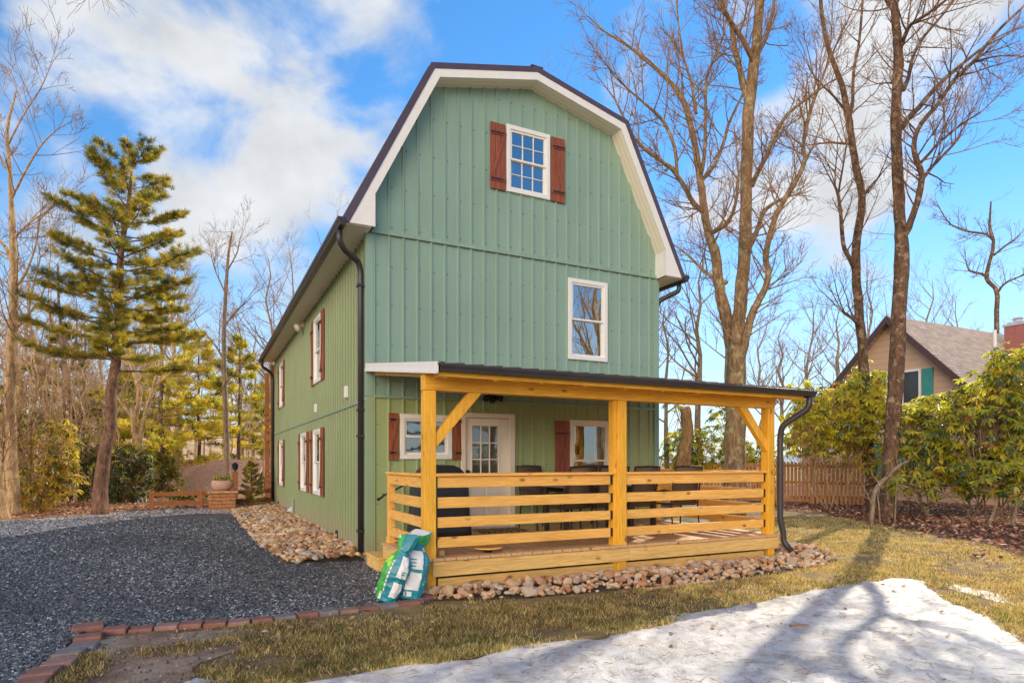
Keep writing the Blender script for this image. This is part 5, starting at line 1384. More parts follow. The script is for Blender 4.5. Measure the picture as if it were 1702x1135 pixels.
# conifers
def conifer(base, h, r0, spread, lo, hi, nb, seed, label, mats, bmat, tuft=(10, .13, .007), dens=1.0, group=None, lean=(0, 0), droop=-.05, upturn=.25, name='pine_tree', prof=None, wf=(5, 4, 3), sub=.5):
    r = random.Random(seed); t = thing(name, base, label, 'tree', group)
    n = 12; pts = []; rads = []
    for i in range(n + 1):
        f = i / n; pts.append(Vector((base[0] + lean[0] * h * f + r.gauss(0, .004) * h, base[1] + lean[1] * h * f + r.gauss(0, .004) * h, base[2] - .05 + h * f))); rads.append(r0 * (1.25 if i == 0 else 1) * (1 - f) ** .75 + .012)
    pts, rads = smooth_path(pts, rads, 3, .05, r)
    mb = MB(); mb.tube(pts, rads, 14 if r0 > .1 else 8, 0, wob=.14); mb.build('trunk', bmat, t, smooth=True)
    br = MB(); fo = MB()
    def tf(p, d, m):
        for _ in range(int(tuft[0])):
            v = (d * .9 + rvec(r) * .8).normalized(); s = v.cross(rvec(r)).normalized() * tuft[2]; L = tuft[1] * r.uniform(.6, 1.15)
            i = len(fo.v); q = Vector(p) + rvec(r) * tuft[1] * .25
            fo.v += [tuple(q - s), tuple(q + s), tuple(q + v * L)]; fo.f.append((i, i + 1, i + 2)); fo.mi.append(m)
    for k in range(nb):
        f = lo + (hi - lo) * ((k + r.random()) / nb); g = (f - lo) / (hi - lo)
        i = min(len(pts) - 2, int(f * (len(pts) - 1))); p = pts[i].lerp(pts[i + 1], r.random())
        az = k * 2.399 + r.uniform(-.5, .5)
        Lb = spread * (prof(g) if prof else (1 - g) ** .8 + .06) * r.uniform(.72, 1.18)
        d = Vector((cos(az), sin(az), droop + .5 * g * g + r.uniform(-.08, .10))).normalized()
        m = 7; bp = [p]; 
        for j in range(m):
            d = (d + UP * upturn * (j / m) * .35 + rvec(r) * .06).normalized(); bp.append(bp[-1] + d * Lb / m)
        rb = max(.010, rads[i] * .26); br.tube(bp, [rb * (1 - .8 * j / m) + .003 for j in range(m + 1)], 5, 0, cap=False)
        for j in range(1, m + 1):
            frac = j / m
            if frac < .30 and r.random() < .75: continue
            for s in (-1, 1) if j < m else (-1, 0, 1):
                for rep in range(2 if frac > .45 else 1):
                    a = bp[j].lerp(bp[j - 1], r.random()); ax = (bp[j] - bp[j - 1]).normalized(); sd = ax.cross(UP).normalized() * s
                    dd = (ax * .75 + sd * r.uniform(.5, 1.0) + UP * r.uniform(-.08, .20)).normalized(); ls = Lb * sub * r.uniform(.25, .6) * (1.15 - .55 * frac)
                    q1 = a + dd * ls; br.tube([a, a + dd * ls * .5 - UP * .02 * ls, q1], [.008, .006, .003], 3, 0, cap=False)
                    mi = r.choices((0, 1, 2), wf)[0]
                    k2 = max(2, int(ls / (tuft[1] * .75) * dens))
                    for c in range(k2):
                        u = .25 + .78 * (c + r.random()) / k2
                        tf(a + dd * ls * u + rvec(r) * tuft[1] * .35, (dd + UP * .35).normalized(), mi if r.random() < .7 else r.choices((0, 1, 2), wf)[0])
    for _ in range(int(10 * dens)): tf(pts[-1] - UP * r.uniform(0, .5), UP, 0)
    br.build('branches', bmat, t); fo.build('crown', mats, t); return t

pb = B(165, 18.0)
def pprof(g):
    return 1.0 if g < .45 else (1.0 - .60 * ((g - .45) / .55) ** 1.1) if g < .97 else .3
conifer(pb, 10.5, .18, 1.95, .41, .975, 72, 3, 'tall white pine with long level branches, standing alone by the driveway', M_ND, M_BARKP, tuft=(22, .165, .0058), dens=1.9, sub=.58, lean=(.085, -.045), droop=.03, upturn=.22, prof=pprof, wf=(6, 7, 3))
conifer(B(268, 28), 9.2, .11, 2.8, .14, .99, 36, 4, 'yellow green pine sapling behind the left end of the rail fence', M_NDY, M_BARKD, tuft=(10, .26, .022), dens=1.25, droop=-.02, wf=(4, 10, 1), sub=.75)
conifer(B(330, 33), 8.2, .10, 2.8, .30, .99, 30, 5, 'bushy yellow green evergreen behind the middle of the rail fence', M_NDY, M_BARKD, tuft=(10, .28, .024), dens=1.25, droop=-.08, wf=(4, 10, 1), sub=.75)
conifer(B(398, 31), 7.6, .09, 2.3, .34, .99, 26, 6, 'drooping evergreen behind the lamp post', M_NDY, M_BARKD, tuft=(10, .26, .022), dens=1.25, droop=-.12, wf=(5, 7, 2), sub=.75)
conifer(B(205, 30), 5.5, .08, 2.2, .2, .99, 28, 7, 'young evergreen between the pine trunk and the forked bare tree', M_NDY, M_BARKD, tuft=(10, .26, .022), dens=1.6, wf=(4, 5, 3), sub=.75)
conifer(B(105, 28), 7.8, .09, 2.0, .25, .99, 30, 8, 'dark narrow evergreen behind the leaning bare tree', M_ND, M_BARKD, tuft=(10, .22, .018), dens=1.5, wf=(4, 2, 5), sub=.7)
conifer(B(418, 20.5), 1.55, .03, .62, .05, .99, 34, 9, 'small young spruce beside the stone planter', M_ND, M_BARKD, tuft=(9, .075, .006), dens=1.2, droop=.1, name='spruce_sapling', wf=(5, 4, 2))
conifer(B(445, 40), 6.5, .09, 2.6, .1, .99, 30, 10, 'pale evergreen behind the far corner of the barn', M_NDY, M_BARKD, tuft=(10, .30, .026), dens=1.5, wf=(5, 5, 3), sub=.75)

# rhododendron shrubs: stems plus whorls of long drooping leaves
def shrub(base, blobs, nwh, seed, label, mats, wts, leafL=(.13, .21), stems=6, cat='shrub', name='rhododendron_shrub', group=None, per=8, sm=M_BARKL, stemr=.03, lit=None):
    "blobs: (centre, rx, ry, rz) in world metres"
    r = random.Random(seed); t = thing(name, base, label, cat, group)
    base = Vector(base); st = MB(); fo = MB(); heads = []
    tot = sum(b[1] * b[2] * b[3] for b in blobs)
    ws = [b[1] * b[2] * b[3] / tot for b in blobs]
    for _ in range(nwh):
        c, rx, ry, rzz = r.choices(blobs, ws)[0]; v = rvec(r) * (r.random() ** .33 if r.random() < .25 else r.uniform(.72, 1.05))
        p = Vector(c) + RT * v.x * rx + FW * v.y * ry + UP * v.z * rzz
        k = mnoise.noise(p * 1.1 + Vector((seed, 0, 0)))
        if k < -.22 and r.random() < .8: continue
        if p.z < .15: continue
        heads.append((p, v))
    forks = []
    for i in range(stems):
        c, rx, ry, rzz = blobs[i % len(blobs)]; v = rvec(r) * .45
        e = Vector(c) + RT * v.x * rx + FW * v.y * ry + UP * (v.z * rzz - .15 * rzz)
        s = base + RT * r.uniform(-.35, .35) * blobs[0][1] + FW * r.uniform(-.3, .3); s.z = base.z - .02
        mid = s.lerp(e, .5) + RT * r.uniform(-.25, .25) - UP * r.uniform(0, .2)
        stemr_ = stemr * .75
        P, R_ = smooth_path([s, s.lerp(mid, .5) + RT * r.uniform(-.1, .1), mid, e], [stemr, stemr * .85, stemr * .7, stemr * .4], 4, .25, r)
        st.tube(P, R_, 6, 0); forks += P[5:]
    for p, v in heads:
        f = min((forks[r.randrange(len(forks))] for _ in range(5)), key=lambda q: (q - p).length) if forks else base
        if r.random() < .55: 
            m = f.lerp(p, .5) + rvec(r) * .10 - UP * .06; st.tube([f, m, p], [.012, .009, .006], 4, 0, cap=False)
        axis = (UP * .9 + (RT * v.x + FW * v.y) * .7 + rvec(r) * .4).normalized()
        u = axis.orthogonal().normalized(); w2 = axis.cross(u); ph = r.random() * 6.28
        nl = r.randint(per - 2, per + 2); dr = r.uniform(-.1, .75); mi0 = r.choices(range(len(mats)), wts)[0]
        for j in range(nl):
            a = ph + 2 * pi * j / nl + r.uniform(-.25, .25)
            d = (u * cos(a) + w2 * sin(a)); d = (d * cos(dr) - axis * sin(dr) + UP * r.uniform(-.25, .15)).normalized()
            L = r.uniform(*leafL); wd = L * r.uniform(.13, .18)
            s = d.cross(axis)
            s = s.normalized() if s.length > .01 else u
            up = s.cross(d).normalized(); q = p + d * L * .08; i = len(fo.v); mi = mi0 if r.random() < .7 else r.choices(range(len(mats)), wts)[0]
            e1 = up * wd * .25; sag = -UP * L * .10
            fo.v += [tuple(q), tuple(q + d * L * .35 + s * wd + e1), tuple(q + d * L * .75 + s * wd * .85 + e1 + sag), tuple(q + d * L + sag * 2.0), tuple(q + d * L * .75 - s * wd * .85 + e1 + sag), tuple(q + d * L * .35 - s * wd + e1), tuple(q + d * L * .55 + sag * .6)]
            fo.face((i, i + 6, i + 2, i + 1), mi); fo.face((i + 6, i + 3, i + 2), mi); fo.face((i, i + 5, i + 4, i + 6), mi); fo.face((i + 6, i + 4, i + 3), mi)
    st.build('stems', sm, t, smooth=True); fo.build('leaves', mats, t, smooth=False); return t
def bl(px, py, d, rx, rz, ry=.9): return (at(px, py, d), rx * d / FPX, ry, rz * d / FPX)
WT = (5, 5, 3, 1)
shrub(B(1395, 19.5), [bl(1390, 700, 19.0, 75, 66), bl(1430, 680, 19.0, 52, 62), bl(1340, 715, 18.8, 48, 48), bl(1330, 650, 19.3, 26, 26, .4), bl(1440, 630, 19.5, 34, 30, .6), bl(1462, 750, 18.5, 40, 46, .6)], 1050, 1, 'sunny yellow green rhododendron in front of the picket fence', M_RH, (6, 6, 2, .6), stems=5, stemr=.022)
shrub(B(1530, 17.0), [bl(1530, 745, 17, 62, 62), bl(1512, 715, 17, 36, 44), bl(1555, 690, 17.3, 44, 38), bl(1600, 775, 16.4, 60, 36, .6), bl(1515, 800, 15.3, 44, 22, .4)], 880, 2, 'rhododendron at the foot of the tall dark trunk', M_RH, (7, 4, 4, .8), stems=6, stemr=.022, sm=M_BARKG)
shrub(B(1640, 16.0), [bl(1640, 700, 16, 80, 86), bl(1680, 630, 16, 56, 60), bl(1622, 668, 16, 36, 36, .6), bl(1700, 760, 15.6, 60, 56), bl(1640, 790, 15.2, 62, 34, .6), bl(1570, 800, 15.6, 44, 26, .5), bl(1700, 810, 15.0, 44, 28, .5)], 1500, 3, 'largest rhododendron filling the right edge of the photo', M_RH, (8, 4, 4, .8), stems=8, stemr=.024, sm=M_BARKG)
shrub(B(1180, 24), [bl(1175, 745, 24, 44, 40), bl(1130, 750, 24, 34, 40), bl(1120, 655, 24, 20, 30, .4)], 420, 4, 'rhododendron behind the snapped trunk', M_RH, (5, 3, 4, 0), leafL=(.13, .2), stems=6)
shrub(B(1262, 25), [bl(1262, 770, 25, 34, 36), bl(1225, 760, 25, 30, 34), bl(1200, 690, 25, 28, 24, .5)], 380, 5, 'rhododendron glimpsed under the porch beam behind the big tree', M_RH, (5, 3, 4, 0), leafL=(.13, .2), stems=6)
WL = (4, 3, 3, 2)
for i, (px, d, hh, ww, wts, lab) in enumerate([(112, 24, 60, 48, (5, 2, 1, 4), 'dark laurel thicket left of the pine trunk'), (208, 23, 56, 44, (6, 2, .4, 4), 'dark laurel bush just right of the pine trunk'), (262, 27, 50, 40, (3, 4, 4, 1), 'green laurel bush behind the fence end post'), (310, 25, 16, 34, (4, 4, 3, 1), 'low laurel bush under the middle fence rails'), (350, 27, 14, 30, (2, 4, 5, 1), 'low yellow laurel behind the fence near the planter')]):
    cy = 850 - hh; shrub(B(px, d), [bl(px, cy, d, ww, hh, 1.0), bl(px + 18, cy - hh * .55, d, ww * .55, hh * .5, .7)], 520, 30 + i, lab, M_RHL, wts, leafL=(.14, .22), stems=5, name='laurel_shrub', per=7)
shrub(B(62, 19), [bl(60, 800, 19, 50, 60, .8), bl(90, 740, 19.3, 44, 46, .7), bl(10, 760, 18.6, 40, 90, .6), bl(20, 680, 18.6, 26, 44, .5), bl(112, 800, 19.4, 28, 40, .6)], 620, 41, 'yellow leaved rhododendron thicket with pale stems at the left edge', M_RHL, (1.5, 3, 6, .6), leafL=(.13, .2), stems=16, per=7, sm=M_BARKL, stemr=.022)
shrub(B(160, 33), [bl(150, 770, 33, 70, 60, 2), bl(90, 740, 33, 60, 60, 2)], 520, 42, 'bushy understory far behind the pine trunk', M_RHL, (4, 4, 3, 3), leafL=(.2, .3), stems=4, name='understory_bush', per=7)

# curving bare stems in the right-hand litter
for i, (L_, lab) in enumerate([([(1448, 848, 13), (1452, 825, 12), (1462, 805, 11), (1478, 788, 10), (1493, 775, 8), (1510, 765, 5)], 'thick bent bare stem arching up to the right from the leaf litter'),
                              ([(1640, 868, 8), (1652, 850, 7), (1656, 828, 7), (1640, 815, 5), (1618, 812, 3)], 'kinked orange stem at the right edge of the leaf litter'),
                              ([(1682, 872, 10), (1688, 845, 9), (1700, 820, 8), (1715, 790, 6)], 'orange stem rising at the far right border'),
                              ([(1463, 862, 4), (1461, 840, 4), (1458, 822, 3), (1462, 800, 2)], 'thin pale stem beside the thick bent one'),
                              ([(1487, 845, 4), (1490, 815, 3.5), (1494, 790, 3)], 'thin upright pale stem right of the thick bent one')]):
    d = 14.8; pts = [at(x, y, d + .12 * k) for k, (x, y, w_) in enumerate(L_)]; pts[0].z = -.02
    P, R_ = smooth_path(pts, [.62 * w_ * d / FPX / 2 for *_, w_ in L_], 3, .1)
    mb = MB(); mb.tube(P, R_, 8, 0, wob=.15)
    for k in range(2, len(P) - 1, 2): limb(mb, P[k], rvec(rng) + UP * .4, rng.uniform(.3, .7), R_[k] * .45, 2, rng, TWP)
    tag(mb.build('bent_sapling', [M_BARKG, M_TWIG], smooth=True, origin=pts[0]), lab, 'sapling')
# branch of a tree standing outside the frame, reaching into the top left corner
ob = B(-420, 9)
t = thing('bare_tree', ob, 'hanging bare twigs in the top left corner from a tree outside the frame', 'tree'); r_ = random.Random(77)
P, R_ = smooth_path([ob, ob + Vector((.1, .1, 4)), ob + Vector((.0, .1, 8.5))], [.16, .13, .08], 4, .05); mb = MB(); mb.tube(P, R_, 10); mb.build('trunk', M_BARKG, t, smooth=True)
P, R_ = smooth_path([ob + Vector((0, .1, 6.5)), at(-250, -60, 9), at(-40, -90, 9), at(130, -60, 9), at(170, -10, 9)], [.06, .05, .035, .015, .006], 4, .1); mb = MB(); mb.tube(P, R_, 6)
for k in range(8, len(P) - 1):
    for _ in range(2): limb(mb, P[k], rvec(r_) - UP * .3, r_.uniform(.3, .6), .007, 2, r_, dict(TWP, up=-.05, rmin=.0025))
mb.build('limb', [M_BARKG, M_TWIG], t)
# trees behind the viewpoint, mirrored in the window glass
for i, (x, y, h) in enumerate([(9, -16, 14), (15, -13, 15), (4, -19, 14), (19, -18, 16), (-6, -20, 15)]):
    bare_tree(Vector((x, y, 0)), h, .2, 120 + i, 'bare tree behind the viewpoint, seen only mirrored in the window glass', 'mirrored bare trees', (M_BARKL, M_TWIGL), kids=16, reach=.30)
for i, (x, y, h) in enumerate([(12, -19, 12), (7.5, -22, 13)]):
    conifer(Vector((x, y, 0)), h, .2, 3.2, .1, .99, 40, 130 + i, 'pine behind the viewpoint, seen only mirrored in the window glass', M_ND, M_BARKP, tuft=(7, .24, .016), dens=.7, group='mirrored pines')

# ------------------------------------------------------------------ neighbour house on the right
def shingle_mat(name, c):
    t = NT(name); v = t.coord()
    b = t.N('ShaderNodeTexBrick'); b.inputs['Scale'].default_value = 3.2; b.inputs['Mortar Size'].default_value = .025; b.inputs['Brick Width'].default_value = .8; b.inputs['Row Height'].default_value = .42
    b.inputs['Color1'].default_value = (*[x * .8 for x in c], 1); b.inputs['Color2'].default_value = (*[x * 1.15 for x in c], 1); b.inputs['Mortar'].default_value = (*[x * .35 for x in c], 1)
    mp = t.coord((1, 1, 1)); sp = t.N('ShaderNodeSeparateXYZ'); cb = t.N('ShaderNodeCombineXYZ'); t.L(mp, sp.inputs[0]); t.L(sp.outputs[0], cb.inputs[0]); t.L(sp.outputs[2], cb.inputs[1]); t.L(cb.outputs[0], b.inputs['Vector'])
    t.base(t.mix(.4, b.outputs['Color'], t.ramp(t.noise(v, 3, 5), [(.3, (.7, .7, .7)), (.7, (1.2, 1.2, 1.2))]), 'MULTIPLY')); t.rough(.9); return t.m
M_SHING = shingle_mat('asphalt_shingle', (.48, .36, .29)); M_SHINGP = plain('pink_shingle', (.62, .37, .28), .9, var=.22, scale=9, bump=.4); M_SHINGB = shingle_mat('brown_shingle', (.26, .15, .10))
def siding(name, c):
    t = NT(name); v = t.coord(); w_ = t.N('ShaderNodeTexWave'); w_.bands_direction = 'Z'; w_.wave_profile = 'SAW'; w_.inputs['Scale'].default_value = 1.35; t.L(v, w_.inputs['Vector'])
    t.base(t.mix(.35, t.ramp(w_.outputs['Fac'], [(0, tuple(x * .55 for x in c)), (.10, c), (1, tuple(x * .95 for x in c))]), t.ramp(t.noise(v, 2, 4), [(.3, (.8, .8, .8)), (.7, (1.1, 1.1, 1.1))]), 'MULTIPLY')); t.rough(.8); return t.m
M_SIDT = siding('tan_siding', (.64, .43, .30)); M_SIDB = siding('brown_siding', (.24, .13, .085))
M_TEAL = plain('teal_shutter', (.05, .30, .28), .5); M_BROWN = plain('brown_trim', (.085, .045, .045), .5)
t_ = NT('chimney_brick'); b_ = t_.N('ShaderNodeTexBrick'); b_.inputs['Scale'].default_value = 6; b_.inputs['Color1'].default_value = (.34, .08, .075, 1); b_.inputs['Color2'].default_value = (.42, .13, .11, 1); b_.inputs['Mortar'].default_value = (.42, .28, .25, 1)
v_ = t_.coord(); sp_ = t_.N('ShaderNodeSeparateXYZ'); ad_ = t_.N('ShaderNodeMath', operation='ADD'); cb_ = t_.N('ShaderNodeCombineXYZ'); t_.L(v_, sp_.inputs[0]); t_.L(sp_.outputs[0], ad_.inputs[0]); t_.L(sp_.outputs[1], ad_.inputs[1]); t_.L(ad_.outputs[0], cb_.inputs[0]); t_.L(sp_.outputs[2], cb_.inputs[1]); t_.L(cb_.outputs[0], b_.inputs['Vector']); t_.base(b_.outputs['Color']); t_.rough(.9); M_BRICK = t_.m

AX, AY, AZ = 21.7, 8.45, 7.0
NH = thing('neighbour_house', (26, AY, 0), 'tan sided house with a brown shingle roof and teal shutters behind the rhododendrons', 'house')
HW = 4.3; EZ = AZ - HW * 1.03; X1 = 34.0
mb = MB(); mb.poly([(AX, AY + HW - .2, -.5), (AX, AY - HW + .2, -.5), (AX, AY - HW + .2, EZ + .2), (AX, AY, AZ - .02), (AX, AY + HW - .2, EZ + .2)])
mb.poly([(AX, AY - HW + .2, -.5), (X1, AY - HW + .2, -.5), (X1, AY - HW + .2, EZ + .2), (AX, AY - HW + .2, EZ + .2)])
mb.poly([(X1, AY + HW - .2, -.5), (AX, AY + HW - .2, -.5), (AX, AY + HW - .2, EZ + .2), (X1, AY + HW - .2, EZ + .2)])
mb.poly([(X1, AY - HW + .2, -.5), (X1, AY + HW - .2, -.5), (X1, AY + HW - .2, EZ + .2), (X1, AY, AZ - .02), (X1, AY - HW + .2, EZ + .2)])
mb.build('wall', M_SIDT, NH)
mb = MB()
for s in (-1, 1):
    e = .25
    pts = [(AX - .35, AY, AZ + .02), (AX - .35, AY + s * (HW + e), EZ - e * 1.03 + .02), (AX - .35, AY + s * (HW + e), EZ - e * 1.03 + .14), (AX - .35, AY, AZ + .14)]
    mb.prism(pts if s < 0 else pts[::-1], (X1 - AX + .7, 0, 0))
roof_n = mb.build('roof', M_SHING, NH)
mb = MB()
for s in (-1, 1):
    e = .27
    pts = [(AX - .40, AY, AZ - .16), (AX - .40, AY + s * (HW + e), EZ - e * 1.03 - .16), (AX - .40, AY + s * (HW + e), EZ - e * 1.03 + .13), (AX - .40, AY, AZ + .13)]
    mb.prism(pts if s < 0 else pts[::-1], (.045, 0, 0))
mb.build('rake_trim', M_BROWN, NH)
cx, cy = 28.2, 7.3
mb = MB(); mb.box(cx - .33, cx + .33, cy - .33, cy + .33, 5.4, 7.15); mb.build('shaft', M_BRICK, roof_n)
mb = MB(); mb.box(cx - .38, cx + .38, cy - .38, cy + .38, 7.152, 7.24); mb.box(cx - .26, cx + .26, cy - .26, cy + .26, 7.242, 7.33); mb.lathe([(.16, 7.33), (.15, 7.43), (.21, 7.45), (.17, 7.50)], (cx, cy, 0), 10); mb.build('chimney_cap', M_GREYM, roof_n)
mb = MB(); mb.tube([(27.1, 7.6, 5.9), (27.1, 7.6, 6.95)], [.07, .07], 10); mb.build('vent_pipe', M_WHITE, roof_n)
def nwin(y0, y1, z0, z1, sh=True):
    x = AX - .03; mb = MB()
    mb.box(x - .05, x + .03, y0 - .08, y0, z0 - .08, z1 + .08); mb.box(x - .05, x + .03, y1, y1 + .08, z0 - .08, z1 + .08); mb.box(x - .049, x + .03, y0, y1, z1, z1 + .08); mb.box(x - .049, x + .03, y0, y1, z0 - .08, z0); mb.box(x - .04, x + .03, (y0 + y1) / 2 - .03, (y0 + y1) / 2 + .03, z0, z1)
    o = mb.build('window', M_WHITE, NH); mb = MB(); mb.poly([(x - .02, y0, z0), (x - .02, y1, z0), (x - .02, y1, z1), (x - .02, y0, z1)][::-1]); mb.build('pane', plain('dim_pane', (.045, .05, .055), .08), o)
    for s0 in ((y0 - .50, y0 - .12), (y1 + .12, y1 + .50)):
        mb = MB(); mb.box(x - .04, x + .02, s0[0], s0[1], z0 - .05, z1 + .05)
        for k in range(12): zz = z0 + (z1 - z0) * k / 12; mb.box(x - .055, x - .035, s0[0] + .05, s0[1] - .05, zz + .02, zz + .07)
        mb.build('shutter', M_TEAL, NH)
nwin(7.42, 8.62, 3.75, 4.9); nwin(7.6, 8.7, .9, 2.2)

# picket fence with a gate
fb = gnd(1300, 840)
FA, FB = Vector((15.9, 9.6, 0)), Vector((17.85, 6.75, 0)); fd = (FB - FA).normalized(); fl_ = (FB - FA).length
FN = thing('picket_fence', FA, 'weathered orange brown picket fence with two rails, behind the rhododendrons', 'fence')
ang = math.atan2(fd.y, fd.x)
def FM(u, d, z): return FA + fd * u + Vector((-fd.y, fd.x, 0)) * d + Vector((0, 0, z))
def fbox(mb, u0, u1, d0, d1, z0, z1):
    m = Matrix.Translation(FA) @ Matrix.Rotation(ang, 4, 'Z'); mb.box(u0, u1, d0, d1, z0, z1, 0, m)
gate0 = 1.75
mb = MB(); u = -3.2
while u < gate0 - .15:
    fbox(mb, u, u + .085, -.02, .0, .10, 1.50 + rng.uniform(-.02, .02)); u += .12
mb.build('pickets', M_FENCE, FN)
mb = MB()
for z in (.12, .75, 1.34): fbox(mb, -3.2, gate0 - .1, .001, .05, z, z + .09)
mb.build('rails', M_FENCE, FN)
for u in (-3.2, gate0 - .12, fl_ + .02):
    mb = MB(); fbox(mb, u, u + .13, -.06, .07, 0, 1.66); mb.build('post', M_FENCE, FN)
GT = thing('fence_gate', FM(gate0, 0, 0), 'closed wooden picket gate with dark gaps at the right end of the fence', 'gate')
mb = MB(); u = gate0 + .06
while u < fl_ - .05:
    fbox(mb, u, u + .085, -.045, -.025, .06, 1.52 + rng.uniform(-.015, .015)); u += .125
mb.build('pickets', M_FENCE, GT)
mb = MB()
for z in (.25, .72, 1.30): fbox(mb, gate0 + .04, fl_, -.024, .02, z, z + .10)
mb.build('rails', M_REDW, GT)

# ------------------------------------------------------------------ left distance: rail fence, planter, lamp post, houses
RF = thing('rail_fence', B(252, 19.6), 'low two rail wooden fence at the far end of the driveway', 'fence')
pts = [B(252, 19.6), B(332, 20.4), B(412, 21.4), B(470, 22.4)]
for i, p in enumerate(pts):
    mb = MB(); mb.box(p.x - .07, p.x + .07, p.y - .07, p.y + .07, -.1, .66 if i else .62); mb.build('post', M_REDZ, RF)
for i in range(3):
    for z in (.20, .50):
        mb = MB(); mb.beam(pts[i] + Vector((.0, -.05, z)), pts[i + 1] + Vector((0, -.05, z)), .05, .13); mb.build('rail', M_REDW, RF)
PL = thing('stone_planter', B(372, 20.0), 'square rust stone pillar carrying a pale bowl of green plants', 'planter')
p = B(370, 20.0)
mb = MB(); r_ = random.Random(3)
for k in range(5):
    for (dx, dy) in ((-.2, -.2), (.17, -.2), (-.2, .17), (.17, .17)):
        mb.box(p.x + dx - .19 + r_.uniform(-.02, .02), p.x + dx + .19 + r_.uniform(-.02, .02), p.y + dy - .19, p.y + dy + .19 + r_.uniform(-.02, .02), -.05 + k * .115, .06 + k * .115)
mb.build('pillar', [M_ROCKS[1]], PL, bevel=.02)
mb = MB(); mb.box(p.x - .44, p.x + .44, p.y - .44, p.y + .44, .53, .60); mb.build('cap', M_ROCKS[0], PL, bevel=.01)
mb = MB(); mb.lathe([(.20, .601), (.30, .68), (.34, .80), (.31, .92), (.27, .93)], p, 24); mb.build('bowl', plain('pink_clay', (.55, .34, .26), .7), PL, smooth=True)
mb = MB()
for k in range(260):
    v = rvec(r_); v.z = abs(v.z); s = v.cross(UP).normalized() * .03; q = p + Vector((r_.uniform(-.22, .22), r_.uniform(-.22, .22), .90)); mb.poly([q - s, q + s, q + v * r_.uniform(.12, .28)], r_.choice((0, 1)))
mb.build('plants', [M_GRASS[2], M_RH[1]], PL)
LP = thing('lamp_post', B(391, 22.5), 'wooden lamp post topped with a black lantern', 'lamp post'); p = B(391, 22.5)
mb = MB(); mb.box(p.x - .09, p.x + .09, p.y - .09, p.y + .09, 0, 1.16); mb.build('post', M_REDZ, LP)
mb = MB(); mb.lathe([(.03, 1.16), (.03, 1.22), (.08, 1.24), (.11, 1.40), (.13, 1.41), (.05, 1.47), (.02, 1.50)], p, 8); mb.build('lantern', M_BLACK, LP)

def cottage(name, c, rotz, w_, dpt, eave, ridge, label, wm, rm, wins=()):
    t = thing(name, c, label, 'house'); M = Matrix.Translation(c) @ Matrix.Rotation(rotz, 4, 'Z'); V = lambda x, y, z: tuple(M @ Vector((x, y, z)))
    mb = MB()
    mb.poly([V(-w_, -dpt, -3), V(w_, -dpt, -3), V(w_, -dpt, eave), V(0, -dpt, ridge), V(-w_, -dpt, eave)]); mb.poly([V(w_, dpt, -3), V(-w_, dpt, -3), V(-w_, dpt, eave), V(0, dpt, ridge), V(w_, dpt, eave)])
    mb.poly([V(w_, -dpt, -3), V(w_, dpt, -3), V(w_, dpt, eave), V(w_, -dpt, eave)]); mb.poly([V(-w_, dpt, -3), V(-w_, -dpt, -3), V(-w_, -dpt, eave), V(-w_, dpt, eave)]); mb.build('wall', wm, t)
    mb = MB(); sl_ = (ridge - eave) / w_
    for s in (-1, 1):
        e = .4
        q = [Vector((0, -dpt - .4, ridge + .03)), Vector((s * (w_ + e), -dpt - .4, eave - e * sl_ + .03)), Vector((s * (w_ + e), -dpt - .4, eave - e * sl_ + .18)), Vector((0, -dpt - .4, ridge + .18))]
        q = [M @ x for x in q]; mb.prism(q if s > 0 else q[::-1], (M.to_3x3() @ Vector((0, 2 * dpt + .8, 0))))
    mb.build('roof', rm, t)
    for (x0, x1, z0, z1) in wins:
        mb = MB(); mb.box(x0, x1, -dpt - .06, -dpt + .02, z0, z1, 0, M); o = mb.build('window', M_WHITE, t); mb = MB(); mb.box(x0 + .1, x1 - .1, -dpt - .075, -dpt - .05, z0 + .1, z1 - .1, 0, M); mb.build('pane', M_BLIND, o)
    return t
p = B(362, 30, 0); cottage('far_house', p, -YAW - pi / 2, 3.0, 1.9, -1.0, 1.45, 'house low behind the fence showing mostly its pinkish brown roof', M_SIDB, M_SHINGP)
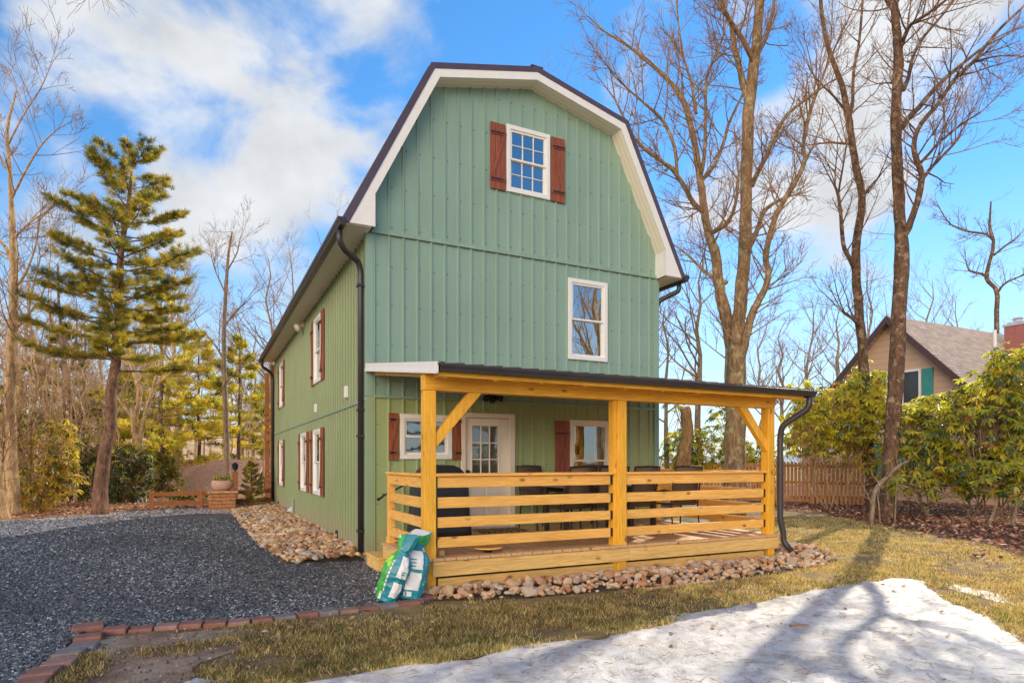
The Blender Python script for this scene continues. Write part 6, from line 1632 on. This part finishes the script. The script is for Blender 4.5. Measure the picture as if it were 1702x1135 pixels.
p = B(437, 40, 0); cottage('far_house', p, radians(10), 2.1, 3.0, .2, 1.55, 'dark brown house with white windows behind the small spruce', M_SIDB, M_SHINGB, [(-.9, -.1, -1.0, .4), (.6, 1.4, -1.0, .4)])

# power lines
for k, (ya, yb) in enumerate([((100, 640), (470, 722)), ((100, 680), (470, 705))]):
    a = at(ya[0] - 200, ya[1] - 20, 40); b = at(yb[0] + 60, yb[1], 46); pts = [a.lerp(b, i / 14) - UP * .9 * (1 - (2 * i / 14 - 1) ** 2) for i in range(15)]
    mb = MB(); mb.tube(pts, [.018] * 15, 4); tag(mb.build('power_line', M_DARK, origin=a), ('upper' if k == 0 else 'lower') + ' of two thin dark wires crossing the wood on the left', 'wire')

# hills on the horizon
def hill(name, x0, x1, d, hpx, mat, seed):
    mb = MB(); n_ = 60
    for i in range(n_ + 1):
        x = x0 + (x1 - x0) * i / n_; y = HY - hpx * (.75 + .35 * mnoise.noise(Vector((x * .004, seed, 0))) + .10 * mnoise.noise(Vector((x * .03, seed, 5)))) 
        p0 = at(x, HY, d); p0.z = -2; p1 = at(x, y, d * 1.25); mb.v += [tuple(p0), tuple(p1), tuple(at(x, HY, d * 1.6) - UP * 3)]
    for i in range(n_):
        for k in (0, 1): mb.face((3 * i + k, 3 * i + 3 + k, 3 * i + 4 + k, 3 * i + 1 + k))
    tag(mb.build(name, mat, smooth=True), kind='structure')
def hillm(name, a, b, s):
    t = NT(name); v = t.coord((1, 1, .35)); n1 = t.noise(v, s, 8, .75); n2 = t.noise(t.coord(), s * .15, 4)
    t.base(t.mix(n2, t.ramp(n1, [(.35, a), (.65, b)]), t.ramp(n1, [(.35, tuple(x * .8 for x in a)), (.65, tuple(x * 1.1 for x in b))]))); t.rough(1); return t.m
hill('wooded_hill', -700, 640, 110, 98, hillm('bare_wood_hill', (.30, .17, .085), (.66, .46, .29), .5), 1.0)
hill('far_hill', 900, 2600, 700, 14, hillm('hazy_hill', (.22, .28, .32), (.30, .36, .40), .02), 4.0)
